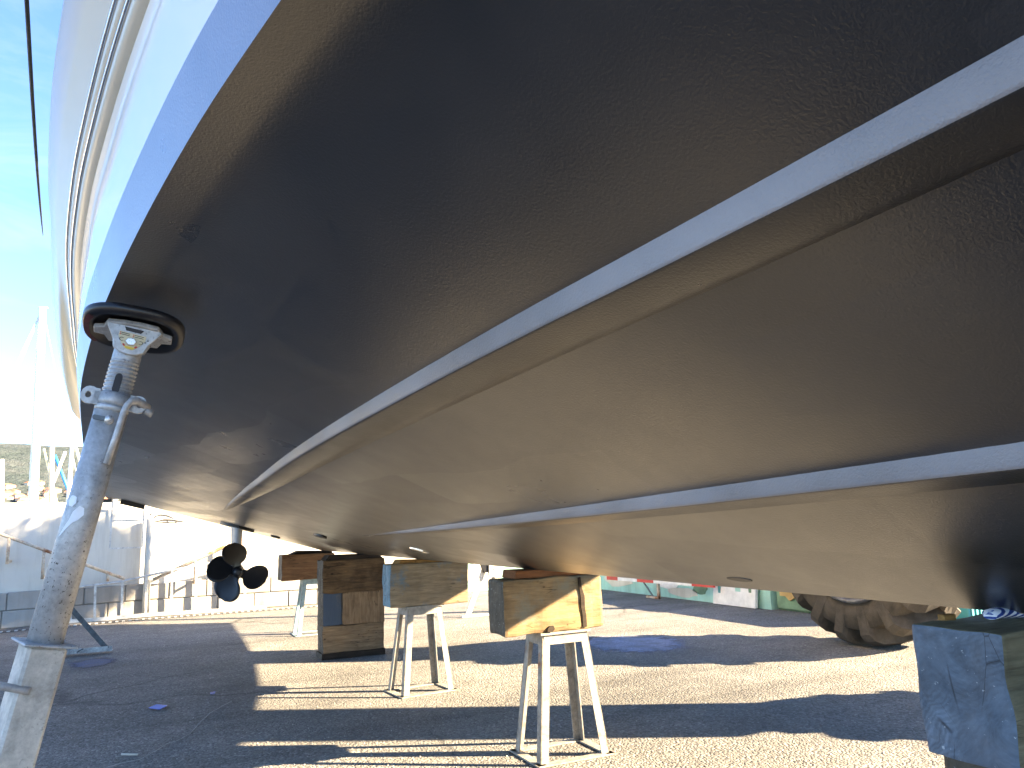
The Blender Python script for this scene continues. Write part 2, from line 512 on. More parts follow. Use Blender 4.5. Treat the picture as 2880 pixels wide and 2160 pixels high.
# ------------------------------------------------------------------ yacht hull
XK, ZK, YT = 1.85, 0.95, 9.55
YW = np.array([-2.6,-2.3,-2,-1,0,.39,1.011,1.33,1.777,2.107,2.553,3.2,4.014,4.461,6.5,9.6])
WW = np.array([0.01,.20,.39,.93,1.375,1.525,1.718,1.809,1.911,1.974,2.046,2.117,2.167,2.192,2.26,2.31])
def smooth_interp(xs, ys):
    # monotone cubic (PCHIP-like)
    h = np.diff(xs); dl = np.diff(ys)/h
    m = np.zeros(len(xs)); m[0] = dl[0]; m[-1] = dl[-1]
    for i in range(1, len(xs)-1):
        if dl[i-1]*dl[i] > 0:
            w1, w2 = 2*h[i]+h[i-1], h[i]+2*h[i-1]
            m[i] = (w1+w2)/(w1/dl[i-1]+w2/dl[i])
    def f(x):
        x = min(max(x, xs[0]), xs[-1])
        i = min(max(int(np.searchsorted(xs, x))-1, 0), len(xs)-2)
        t = (x-xs[i])/h[i]
        return ((1+2*t)*(1-t)**2*ys[i] + t*(1-t)**2*h[i]*m[i] + t*t*(3-2*t)*ys[i+1] + t*t*(t-1)*h[i]*m[i+1])
    return f
Wf = smooth_interp(YW, WW)
def Zc(Y): return 1.60 + .5*(max(9.1-Y, 0)/9.1)**3.2
def Zk(Y):
    if Y > 0.6: return ZK
    return ZK + 0.155*(0.6-Y)**2
CF = 0.13
STN = list(np.concatenate([np.linspace(-2.6, 0, 18)[:-1], np.linspace(0, 4, 61)[:-1], np.linspace(4, YT, 40)]))

def bottom_pt(s, Y):
    """s = 0 at the keel, 1 at the inner edge of the chine flat (near half)"""
    W = Wf(Y); cf = min(CF, W*0.4)
    x = XK - (W-cf)*s
    return x, Zk(Y) + (Zc(Y)-Zk(Y))*s
def bottom_section(Y):
    W = Wf(Y); cf = min(CF, W*0.4)
    zk, zc = Zk(Y), Zc(Y)
    pts = [(XK, zk)]
    for s in (0.008, 0.03, .1,.2,.3,.4,.5,.6,.7,.8,.88,.93):
        pts.append(bottom_pt(s, Y))
    # rounded inner corner of the chine flat
    p0 = np.array(bottom_pt(.93, Y)); p1 = np.array((XK-(W-cf), zc+0.004)); p2 = np.array((XK-(W-cf*0.60), zc+0.002))
    for t in (.2,.4,.6,.8,1.0):
        q = (1-t)**2*p0 + 2*t*(1-t)*p1 + t*t*p2
        pts.append(tuple(q))
    pts.append((XK-(W-cf*0.25), zc+0.001))
    pts.append((XK-W, zc))
    return pts
def side_section(Y):
    """outer side from the chine upward: lists for the boot stripe, topside, rail and upper side"""
    W = Wf(Y); zc = Zc(Y)
    k = min(1.0, W/0.8)
    fl = 0.15 + 0.045*max(0, Y-3.4)/1.4 if Y > 3.4 else 0.15
    fl = min(fl, 0.30)
    end = max(0.0, (Y-8.0)/1.55)
    fl *= (1-0.35*end)
    f = lambda o, dz: (XK-(W+o*k), zc+dz)
    boot = [f(0.0, .0), f(.006, .04), f(.014, .09), f(.02, .13)]
    top = [f(.020, .13), f(.022, .20), f(.022, .30), f(.024, .40), f(.027, .45)]
    rail = [f(.027, .45), f(.040, .458), f(.052, .470), f(.056, .484), f(.052, .496), f(.060, .502), f(.070, .512), f(.073, .524), f(.066, .536), f(.064, .545)]
    up = [f(.064, .545), f(.085, .585), f(.115, .63)]
    for a in (0.15, .35, .6, .8, 1.0):
        up.append(f(.115+(fl-.115)*math.sin(a*math.pi/2), .63+.16*a**1.3))
    up += [f(fl-.004, .84), f(fl-.02, .95), f(fl-.05, 1.1), f(fl-.09, 1.3)]
    return boot, top, rail, up

def loft(secs, ys, mirror, mb):
    n = len(secs[0])
    for sgn in ((1,-1) if mirror else (1,)):
        vs_, fs = [], []
        for sec, Y in zip(secs, ys):
            for (x, z) in sec:
                vs_.append((x if sgn == 1 else 2*XK-x, Y, z))
        for i in range(len(ys)-1):
            for k in range(n-1):
                q = (i*n+k, i*n+k+1, (i+1)*n+k+1, (i+1)*n+k)
                fs.append(q if sgn == 1 else tuple(reversed(q)))
        mb.add(vs_, fs)
    return mb

yacht = empty('motor_yacht', (XK, 4.0, 0), 'large white motor yacht hull with freshly painted black bottom, propped ashore', 'yacht')
b = MB(); b.smooth = True
loft([bottom_section(Y) for Y in STN], STN, True, b)
hb = b.build('hull_bottom', MAT['bottom'], yacht, recalc=False)
sides = [side_section(Y) for Y in STN]
for i, (nm, mt) in enumerate((('boot_stripe', 'boot'), ('topside', 'gelcoat'), ('rub_rail', 'trim_white'), ('upper_side', 'cream_gel'))):
    b = MB(); b.smooth = True
    loft([s[i] for s in sides], STN, True, b)
    o = b.build(nm, MAT[mt], yacht, recalc=False)
    if nm == 'boot_stripe': o['label'] = 'antifouling strip above the chine, blue sky light put into its colour'
    if nm == 'rub_rail': rub = o
# stainless strips on the rub rail
for off, dz in ((.0575, .484), (.0745, .524)):
    b = MB(); b.smooth = True
    for sgn in (1, -1):
        pts = []
        for Y in STN[4:]:
            W = Wf(Y); k = min(1.0, W/0.8)
            x = XK-(W+off*k)
            pts.append((x if sgn == 1 else 2*XK-x, Y, Zc(Y)+dz))
        b.tube(pts, 0.006, 6)
    b.build('trim_strip', MAT['steel_trim'], rub)
# transom and deck
b = MB()
sec = bottom_section(YT)
ss = side_section(YT)
poly = list(sec)
for part in ss: poly += part[1:]
full = poly + [(2*XK-x, z) for (x, z) in reversed(poly)][:-1]
b.add([(x, YT-0.003, z) for x, z in full], [tuple(range(len(full)))])
b.build('transom', MAT['gelcoat'], yacht, recalc=False)
b = MB()
dk = []
for Y, s in zip(STN, sides): dk.append((s[3][-1], Y))
nv = len(dk)
b.add([(p[0], Y, p[1]-0.004) for p, Y in dk] + [(2*XK-p[0], Y, p[1]-0.004) for p, Y in dk], [(i, i+1, nv+i+1, nv+i) for i in range(nv-1)])
b.build('deck', MAT['deck'], yacht, recalc=False)

# spray rails: triangular ledges following the bottom
def spray_rail(s_out, s_in, y0, y1, sgn, taper):
    ys = [y for y in np.linspace(y0, y1, 90)]
    vs_, n = [], 0
    secs = []
    for Y in ys:
        e = min(1.0, max(0.0, (y1-Y)/taper))
        e = 1-(1-e)**2
        so = s_in + (s_out-s_in)*max(e, 0.02)
        xo, zo = bottom_pt(so, Y); xi, zi = bottom_pt(s_in, Y)
        slope = (zo-zi)/(xi-xo)
        zl = zi + 0.27*(zo-zi)          # underside nearly level
        dn = 0.003*min(1, e*2)
        P = [(xo, zo+0.012), (xo-0.001, zo-0.002), (xo+0.000, zl-dn+0.010), (xo+0.003, zl-dn+0.003), (xo+0.010, zl-dn),
             (xi-(xi-xo)*0.35, zi-0.004*e-dn*0.35), (xi+0.004, zi-0.003), (xi+0.02, zi+0.015-0.02*slope)]
        secs.append(P)
    m = MB(); m.smooth = True
    n = len(secs[0])
    for P, Y in zip(secs, ys):
        for x, z in P: vs_.append((x if sgn == 1 else 2*XK-x, Y, z))
    fs = []
    for i in range(len(ys)-1):
        for k in range(n-1):
            q = (i*n+k, i*n+k+1, (i+1)*n+k+1, (i+1)*n+k)
            fs.append(q if sgn == 1 else tuple(reversed(q)))
    m.add(vs_, fs)
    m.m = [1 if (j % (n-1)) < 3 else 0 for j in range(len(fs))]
    return m
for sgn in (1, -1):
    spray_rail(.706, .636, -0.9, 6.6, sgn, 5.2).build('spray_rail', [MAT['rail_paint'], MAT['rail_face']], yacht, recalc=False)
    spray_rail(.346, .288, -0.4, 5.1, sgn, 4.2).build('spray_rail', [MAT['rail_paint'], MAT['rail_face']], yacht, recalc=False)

# drive leg with a pair of counter-rotating propellers
HUB = Vector((0.80, 8.45, 0.80))
b = MB(); b.smooth = True
secs = []
for z, hw, hl, yo in ((1.32, .060, .17, .10), (1.05, .050, .15, .11), (.90, .045, .14, .12), (.80, .05, .14, .13)):
    ring = []
    for k in range(16):
        a = 2*math.pi*k/16
        ring.append((HUB.x + hw*math.cos(a), HUB.y+0.20+yo-0.1+hl*math.sin(a), z))
    secs.append(ring)
vv = [p for rg in secs for p in rg]
ff = [(i*16+k, i*16+(k+1)%16, (i+1)*16+(k+1)%16, (i+1)*16+k) for i in range(3) for k in range(16)]
b.add(vv, ff)
b.build('drive_leg', MAT['leg_grey'], yacht)
b = MB(); b.tube([(HUB.x, HUB.y-.01, HUB.z), (HUB.x, HUB.y+.06, HUB.z), (HUB.x, HUB.y+.2, HUB.z), (HUB.x, HUB.y+.4, HUB.z), (HUB.x, HUB.y+.6, HUB.z), (HUB.x, HUB.y+.68, HUB.z)], [.055,.07,.085,.08,.05,.015], 20)
b.build('gearcase', MAT['black_paint'], yacht)
b = MB()
fx, fz = 0.80, Zk(8.6) + (Zc(8.6)-ZK)*((XK-0.80)/(Wf(8.6)-CF))
sl = (Zc(8.6)-ZK)/(Wf(8.6)-CF)
pts = []
for zz in (0.012, -0.028):
    for k in range(28):
        a = 2*math.pi*k/28
        x = fx + .17*math.cos(a); pts.append((x, 8.62+.20*math.sin(a), fz - (x-fx)*sl + zz))
b.add(pts, [tuple(reversed(range(28))), tuple(range(28,56))] + [(k, (k+1)%28, 28+(k+1)%28, 28+k) for k in range(28)])
b.build('mounting_flange', MAT['black_paint'], yacht)
def propeller(yc, angles, hand, rad, hubr):
    hubm = MB(); hubm.tube([(HUB.x, yc-.10, HUB.z), (HUB.x, yc-.085, HUB.z), (HUB.x, yc-.03, HUB.z), (HUB.x, yc+.035, HUB.z)], [hubr*.35, hubr*.75, hubr, hubr*1.05], 20)
    hub = hubm.build('propeller', MAT['black_paint'], yacht)
    for a0 in angles:
        m = MB(); m.smooth = True
        vs_ = []
        NR, NC = 15, 9
        for i in range(NR):
            t = i/(NR-1)
            a_ = hubr*0.7 + (rad-hubr*0.7)*t
            q_ = 1-((t-.56)/.45)**2
            half = rad*0.53*math.sqrt(q_) if q_ > 0.02 else rad*0.07
            half = max(half, rad*(0.20 if t < .5 else 0.07))
            pitch = R(46 - 16*t)
            for j in range(NC):
                c = (j/(NC-1) - .5)*2
                cc_ = c*half + 0.10*rad*t*t
                er = Vector((math.cos(a0), 0, math.sin(a0))); et = Vector((-math.sin(a0), 0, math.cos(a0)))*hand
                p_ = Vector((HUB.x, yc, HUB.z)) + er*a_ + et*(cc_*math.cos(pitch)) + Vector((0,-1,0))*(cc_*math.sin(pitch) + 0.04*rad*c*c)
                vs_.append(tuple(p_))
        fs = [(i*NC+j, i*NC+j+1, (i+1)*NC+j+1, (i+1)*NC+j) for i in range(NR-1) for j in range(NC-1)]
        m.add(vs_, fs)
        o = m.build('blade', MAT['black_paint'], hub, recalc=False)
        sol = o.modifiers.new('thickness', 'SOLIDIFY'); sol.thickness = 0.012; sol.offset = 0
    return hub
propeller(HUB.y+0.0, [R(98), R(164), R(236), R(-22)], 1, 0.295, 0.055)

# small fittings on the bottom
def fitting(name, x, y, rx, ry, mat, h=.012, ring=False):
    s = (XK-x)/(Wf(y)-CF)
    slp = (Zc(y)-Zk(y))/(Wf(y)-CF)
    z = Zk(y)+(Zc(y)-Zk(y))*s
    m = MB(); m.smooth = False
    n = 20
    pts = []
    for zz, kk in ((.004, 1.0), (-h*.7, 1.0), (-h, .8)):
        for k in range(n):
            a = 2*math.pi*k/n
            dx = rx*kk*math.cos(a)
            pts.append((x+dx, y+ry*kk*math.sin(a), z - dx*slp + zz))
    fs = [tuple(range(2*n, 3*n))]
    for L in range(2):
        for k in range(n):
            fs.append((L*n+k, L*n+(k+1)%n, (L+1)*n+(k+1)%n, (L+1)*n+k))
    m.add(pts, fs)
    return m.build(name, MAT[mat], yacht)
fitting('anode_disc', 1.56, 4.82, .06, .075, 'steel_trim')
fitting('water_inlet', 1.195, 6.2, .05, .09, 'black_paint', .02)
fitting('sounder_fairing', 1.765, 2.05, .016, .06, 'black_paint', .003)
fitting('water_inlet', 1.20, 8.7, .05, .06, 'black_paint', .02)
b = MB()
b.bar((-0.34, YT+0.0, 1.575), (-0.10, YT+0.0, 1.51), .05, .05)
b.build('trim_tab', MAT['black_paint'], yacht)

# whip antenna
b = MB()
pts = [(-0.395,1.9,3.02),(-.43,2.4,2.755),(-.52,3.6,2.55),(-.62,5.0,2.72),]
def ray_pt(u, v, Y):
    w = d + r2*((u-1440)/2150.0) - u2*((v-1080)/2150.0)
    return Vector((0,0,1.2)) + w*(Y/w.y)
P0, P1 = ray_pt(66, -160, 2.2), ray_pt(121, 662, 5.4)
b.tube([P0.lerp(P1, t) + Vector((0,0,-0.05*math.sin(math.pi*t))) for t in (0,.15,.3,.45,.6,.75,.9,1.0)], [.0065,.0065,.0065,.0065,.006,.0055,.004,.002], 8)
b.build('whip_antenna', MAT['ink'], yacht)

# ------------------------------------------------------------------ timbers and trestles
def trestle(x, y, h, label, mat, bx=.20, by=.15, tx=.135, ty=.095, yaw=0.0):
    e = empty('steel_trestle', (x, y, 0), label, 'trestle', 'steel trestles under the yacht')
    Rz = Matrix.Rotation(yaw, 4, 'Z'); T = Matrix.Translation((x, y, 0)) @ Rz
    t = .045; th = .006
    for sx, sy in ((-1,-1),(1,-1),(1,1),(-1,1)):
        m = MB()
        a = Vector((sx*bx, sy*by, .008)); c = Vector((sx*tx, sy*ty, h-.012))
        # angle iron: two flanges
        for q in (0, 1):
            o1 = Vector((-sx*t, 0, 0)) if q == 0 else Vector((0, -sy*t, 0))
            o2 = Vector((0, -sy*th, 0)) if q == 0 else Vector((-sx*th, 0, 0))
            vs_ = [a, a+o1, a+o1+o2, a+o2, c, c+o1, c+o1+o2, c+o2]
            m.add(vs_, [(0,1,2,3),(7,6,5,4),(0,4,5,1),(1,5,6,2),(2,6,7,3),(3,7,4,0)])
        m.xform(T).build('leg', MAT[mat], e)
    m = MB()
    m.box((-tx-.015,-ty-.015,h-.012),(tx+.015,ty+.015,h))
    m.xform(T).build('top_plate', MAT[mat], e)
    for (a, c) in (((-tx,-ty),(tx,-ty)),((tx,-ty),(tx,ty)),((tx,ty),(-tx,ty)),((-tx,ty),(-tx,-ty))):
        m = MB(); z = h-.037
        dx, dy = c[0]-a[0], c[1]-a[1]
        m.bar((a[0]+dx*.03, a[1]+dy*.03, z), (c[0]-dx*.03, c[1]-dy*.03, z), .007, .05)
        m.xform(T).build('top_rail', MAT[mat], e)
    for (a, c) in (((-bx,-by),(bx,-by)),((bx,-by),(bx,by)),((bx,by),(-bx,by)),((-bx,by),(-bx,-by))):
        m = MB(); dx, dy = c[0]-a[0], c[1]-a[1]
        s = Vector((dx, dy, 0)).normalized()*.02
        m.bar((a[0]-s.x, a[1]-s.y, .006), (c[0]+s.x, c[1]+s.y, .006), .05, .008)
        m.xform(T).build('foot_bar', MAT[mat], e)
    return e
trestle(2.00, 3.81, .628, 'pale steel trestle nearest the camera, under the orange-brown beam', 'trestle')
trestle(1.85, 5.72, .615, 'pale steel trestle under the weathered beam with a blue end', 'trestle', yaw=.10)
trestle(1.74, 9.50, .63, 'pale blue trestle standing behind the tall timber stack', 'trestle_blue', .19, .16, .12, .10)

def beam(name, lo, hi, mats, label, jit=.009, group='keel timbers', bevel=.012, cuts=8, endmat=False):
    """a sawn timber with a worn outline; long axis x"""
    bm = bmesh.new()
    x0,y0,z0 = lo; x1,y1,z1 = hi
    bmesh.ops.create_cube(bm, size=1.0)
    for v in bm.verts:
        v.co = Vector((x0+(v.co.x+.5)*(x1-x0), y0+(v.co.y+.5)*(y1-y0), z0+(v.co.z+.5)*(z1-z0)))
    bmesh.ops.bevel(bm, geom=list(bm.edges), offset=bevel, segments=2, profile=.6, affect='EDGES')
    bmesh.ops.subdivide_edges(bm, edges=[e for e in bm.edges if e.calc_length() > .06], cuts=cuts, use_grid_fill=True)
    from mathutils import noise as mn
    for v in bm.verts:
        p = v.co*9 + Vector((len(label)*3.3, 0, 0))
        n = mn.noise_vector(p)
        v.co += n*jit
    cx, cy = (x0+x1)/2, (y0+y1)/2
    for v in bm.verts: v.co -= Vector((cx, cy, z0))
    bmesh.ops.recalc_face_normals(bm, faces=bm.faces)
    me = bpy.data.meshes.new(name)
    for m in mats: me.materials.append(m)
    for f in bm.faces:
        f.smooth = False
        if len(mats) > 1 and f.calc_center_median().x < (x0-cx)+.03 and abs(f.normal.x) > .6: f.material_index = 1
    bm.to_mesh(me); bm.free()
    o = bpy.data.objects.new(name, me); col.objects.link(o); o.location = (cx, cy, z0)
    return setp(o, label, 'timber', group)

W_orange = m_wood('orange_timber', (0.15,0.098,0.050), (0.35,0.245,0.125), 'x', (0.20,0.19,0.14), .35, .7, 1.0, 1.0)
W_grey = m_wood('weathered_timber', (0.17,0.125,0.075), (0.38,0.29,0.18), 'x', (0.11,0.17,0.21), .18, .5, 1.0, 2.0)
W_dark = m_wood('dark_timber', (0.035,0.022,0.012), (0.20,0.125,0.06), 'x', None, 0, .9, .8, 3.0)
W_brown = m_wood('brown_timber', (0.12,0.078,0.042), (0.31,0.215,0.125), 'x', None, 0, .5, 1.0, 4.0)
W_brownz = m_wood('brown_timber_upright', (0.12,0.078,0.042), (0.30,0.205,0.12), 'z', None, 0, .5, 1.0, 5.0)
W_bluez = m_wood('blue_stained_timber', (0.07,0.075,0.08), (0.16,0.14,0.11), 'z', (0.045,0.07,0.11), .95, .4, 1.0, 6.0)
W_red = m_wood('reddish_timber', (0.13,0.065,0.03), (0.30,0.17,0.085), 'x', None, 0, .5, 1.0, 7.0)
W_olive = m_wood('olive_timber', (0.10,0.095,0.06), (0.24,0.22,0.14), 'x', None, 0, .5, 1.0, 8.0)
W_black = m_wood('black_timber', (0.016,0.012,0.010), (0.06,0.04,0.025), 'x', None, 0, .6, 1.0, 9.0)
W_pack = m_wood('orange_packer', (0.22,0.11,0.03), (0.45,0.25,0.08), 'x', None, 0, .4, 1.4, 10.0)
W_rust = m_wood('rust_brown_packer', (0.13,0.05,0.02), (0.28,0.12,0.045), 'x', None, 0, .5, 1.4, 11.0)
E_blue = m_painted_end('blue_end_paint', (0.085,0.115,0.155), 0.3)
E_bluepale = m_painted_end('pale_blue_end_paint', (0.10,0.20,0.26), 1.3)
E_dark = m_painted_end('dark_end_grain', (0.055,0.05,0.038), 2.3)

ob = beam('timber_beam', (1.643,3.70,.628), (2.235,3.91,.908), [W_orange, E_dark], 'orange-brown timber beam with a dark stripe, on the nearest trestle', cuts=10, bevel=.018)
m = MB(); m.prism([(2.085,.895),(2.098,.90),(2.104,.84),(2.118,.80),(2.117,.735),(2.122,.70),(2.124,.64),(2.100,.64),(2.100,.70),(2.094,.74),(2.094,.80),(2.086,.86)], 3.6935, 3.702, 'y')
m.build('tar_stripe', W_black, ob)
m = MB(); m.prism([(1.885,.634),(1.915,.632),(1.93,.645),(1.922,.662),(1.90,.662),(1.888,.65)], 3.692, 3.702, 'y'); m.build('knot', W_black, ob)
beam('timber_beam', (1.59,5.61,.615), (2.205,5.82,.925), [W_grey, E_bluepale], 'weathered grey-brown timber beam with a pale blue end', cuts=8)
beam('timber_beam', (1.36,9.30,.63), (1.96,9.62,.92), [W_red, E_dark], 'short reddish beam on the pale blue trestle behind the stack', cuts=4)
beam('timber_block', (1.648,1.105,.645), (2.35,1.325,.93), [W_olive, E_blue], 'big timber block with scratched blue end at the right edge', cuts=10, bevel=.008)
beam('timber_block', (1.70,1.13,.33), (2.30,1.33,.643), [W_dark, E_dark], 'rough dark timber block right under the blue-ended one', jit=.012)
beam('timber_block', (1.66,1.08,.0), (2.36,1.36,.328), [W_brown, E_dark], 'bottom timber block of the pile under the blue-ended one')
m = MB(); m.box((2.62,.52,0),(2.98,.86,1.45), chamfer=.012)  # post added out of view, keeps sun off the blue-ended block's front
single('shade_post', m, W_brown, 'unseen upright post added by the bow to shade the blue-ended block', 'timber')
# tall stack
beam('timber_block', (1.47,7.50,.0), (2.075,7.78,.055), [W_black, E_dark], 'thin black timber at the foot of the tall stack', bevel=.006, cuts=5)
beam('timber_block', (1.48,7.515,.055), (2.07,7.77,.300), [W_brown, E_dark], 'plain brown timber, second from the ground in the tall stack', cuts=5)
beam('timber_block', (1.48,7.52,.300), (1.66,7.77,.600), [W_bluez, E_dark], 'blue-stained upright timber in the middle of the tall stack', cuts=4)
beam('timber_block', (1.662,7.51,.300), (2.07,7.77,.600), [W_brownz, E_dark], 'brown split timber beside the blue-stained one in the tall stack', cuts=4)
beam('timber_block', (1.475,7.50,.600), (2.075,7.78,.905), [W_dark, E_dark], 'gnarled dark timber at the top of the tall stack', jit=.014, cuts=6)
# packers between timbers and keel
def packer(pts, y0, y1, mat, label):
    m = MB(); m.prism(pts, y0, y1, 'y')
    return single('wooden_packer', m, mat, label, 'packer', 'packers under the keel', bevel=.004)
packer([(1.72,.909),(2.19,.909),(2.10,.958),(1.88,.949),(1.73,.952)], 3.72, 3.89, W_rust, 'rust-brown packer on the orange-brown beam')
packer([(1.66,.926),(2.02,.926),(1.95,.955),(1.84,.949),(1.68,.955)], 5.63, 5.80, W_pack, 'orange wedge on the beam with the pale blue end')
packer([(1.50,.907),(2.06,.907),(2.0,.953),(1.85,.948),(1.54,.95)], 7.52, 7.76, W_black, 'black packer on top of the tall stack')
packer([(1.46,.921),(1.95,.921),(1.93,.952),(1.85,.948),(1.55,.96)], 9.34, 9.53, W_black, 'dark packer on the short reddish beam')

# striped cloth under the keel at the near block
tc = NT('striped_cloth')
wv = tc.node('ShaderNodeTexWave', bands_direction='Z'); wv.inputs['Scale'].default_value = 34; wv.inputs['Distortion'].default_value = 2.0
tc.l.new(tc.co(rot=(0,.25,0)), wv.inputs['Vector'])
mcloth = tc.out(tc.ramp(wv.outputs['Fac'], [(.35,(.02,.05,.22)),(.5,(.08,.14,.4)),(.6,(.7,.72,.75))]), .9)
m = MB(); m.smooth = True
pp = []
for i in range(14):
    t = i/13; pp.append((1.755+.5*t, 1.20+.01*math.sin(9*t), .949+.002*math.sin(20*t)))
m.tube(pp, [.006,.011]+[.013]*10+[.011,.006], 14)
m.v = [(x, 1.20+(y-1.20)*2.6, .931+(z-.931)*1.0) for x,y,z in m.v]
single('folded_cloth', m, mcloth, 'blue and white striped cloth folded on the blue-ended block', 'cloth')
m = MB(); m.prism([(1.735,1.30),(1.775,1.30),(1.775,1.318),(1.735,1.318)], .931, .945, 'z')
single('wooden_shim', m, W_pack, 'small orange shim beside the striped cloth', 'shim', 'packers under the keel')

# ------------------------------------------------------------------ boat props
def orient(a, bdir, xhint):
    z = Vector(bdir).normalized(); x = (Vector(xhint) - z*Vector(xhint).dot(z)).normalized(); y = z.cross(x)
    Mx = Matrix((x, y, z)).transposed().to_4x4(); Mx.translation = Vector(a); return Mx

foot = Vector((-0.414, 2.2, 0.0)); head = Vector((-0.083, 2.2, 1.66))
axis = (head-foot).normalized(); LEN = (head-foot).length
prop = empty('boat_prop', foot, 'leaning galvanised screw prop with black oval pad against the hull side', 'prop', 'adjustable boat props')
PM = orient(foot, axis, (1.0, 0.04, 0))       # local x: to the camera's right, local -y faces the camera
PS = orient(foot, axis, (0.93, 0.36, 0))      # the square sleeve is turned a little
PT = PM @ Matrix.Diagonal((.82,.82,1,1))       # slimmer tube and screw
PL = PM @ Matrix.Diagonal((.66,.74,.80,1)) 
def place(mb, Mx=None): return mb.xform(Mx or PM)
def AX(v):  # distance along the prop for an image row, measured on the axis
    lo, hi = 0.0, LEN
    for _ in range(50):
        mid = (lo+hi)/2
        P = foot + axis*mid - Vector((0,0,1.2))
        vv = 1080 - 2150*P.dot(u2)/P.dot(d)
        if vv > v: lo = mid
        else: hi = mid
    return lo
a_sleeve = AX(1812); a_collar = AX(1135); a_top = AX(960)
# lower square sleeve
m = MB()
s = .043
m.box((-s,-s,.02),(s,s,a_sleeve), chamfer=.007)
place(m, PS).build('square_sleeve', MAT['cream_steel'], prop)
m = MB(); m.box((-.058,-.058,a_sleeve),(.058,.058,a_sleeve+.006), chamfer=.002)
place(m, PS).build('sleeve_cap', MAT['galv_clean'], prop)
m = MB(); m.tube([(0,0,a_sleeve-.02),(0,0,a_collar+.002)], .048, 40)
place(m, PT).build('outer_tube', MAT['galv'], prop)
# paint splashes on the tube (raised skin of paint)
def splash(cz, ca, outline, name, mat, rad=.0500):
    mm = MB(); mm.smooth = True
    n = len(outline)
    ctr = (math.cos(ca)*(rad+.0012), math.sin(ca)*(rad+.0012), cz)
    vs_ = [ctr]
    for (dx, dz) in outline:
        a = ca + dx/rad
        vs_.append((math.cos(a)*rad, math.sin(a)*rad, cz+dz))
    mm.add(vs_, [(0, 1+k, 1+(k+1)%n) for k in range(n)])
    return place(mm, PT).build(name, mat, prop)
face = R(-100)
splash(AX(1475)+0.01, face-.22, [(.010,.034),(.024,.030),(.028,.014),(.016,.0),(.004,-.008),(-.008,-.022),(-.022,-.040),(-.030,-.046),(-.020,-.022),(-.010,-.004),(-.004,.018)], 'paint_splash', MAT['white_paint'])
splash(AX(1415), face-.55, [(.0,.014),(.012,.010),(.015,-.004),(.006,-.014),(-.008,-.012),(-.014,.0),(-.008,.012)], 'paint_splash', MAT['white_paint'])
# handle rod through the sleeve
m = MB(); hz = AX(1925)
m.tube([(-.22,-.02,hz+.006),(-.10,-.035,hz+.002),(.0,-.052,hz-.006)], .009, 14)
place(m).build('sleeve_pin', MAT['galv'], prop)
m = MB(); m.tube([(-.118,0,a_sleeve-.24),(-.118,0,a_sleeve+.0)], .008, 10)
# threaded screw with a helical thread
m = MB(); m.smooth = True
zs0, zs1 = a_collar-.05, a_top+.035
zt1 = zs0 + (zs1-zs0)*.80
n, rows = 36, 0
vs_, fs = [], []
pitch = .0105
NZ = 130
for i in range(NZ):
    z = zs0 + (zs1-zs0)*i/(NZ-1)
    for k in range(n):
        a = 2*math.pi*k/n
        ph = (z/pitch - k/n) % 1.0
        tri = abs(ph*2-1)
        fade = min(1, max(0, (zt1-z)/.012))
        rr = .0385 + .0045*min(1, max(0, (tri-.25)*2.2))*fade + .003*(1-fade)
        vs_.append((rr*math.cos(a), rr*math.sin(a), z))
for i in range(NZ-1):
    for k in range(n):
        fs.append((i*n+k, i*n+(k+1)%n, (i+1)*n+(k+1)%n, (i+1)*n+k))
m.add(vs_, fs)
place(m, PT).build('threaded_screw', MAT['galv_clean'], prop)
# slot in the screw: dark recess plate
def capsule(cx, cz, hw, hh, n=10):
    pts = []
    for k in range(n+1):
        a = math.pi*k/n; pts.append((cx+hw*math.cos(a), cz+hh-hw+hw*math.sin(a)))
    for k in range(n+1):
        a = math.pi+math.pi*k/n; pts.append((cx+hw*math.cos(a), cz-hh+hw+hw*math.sin(a)))
    return pts
m = MB(); m.prism(capsule(-.004, AX(1085), .0105, .026), -.0455, -.030, 'y')
place(m, PT).build('screw_slot', MAT['ink'], prop)
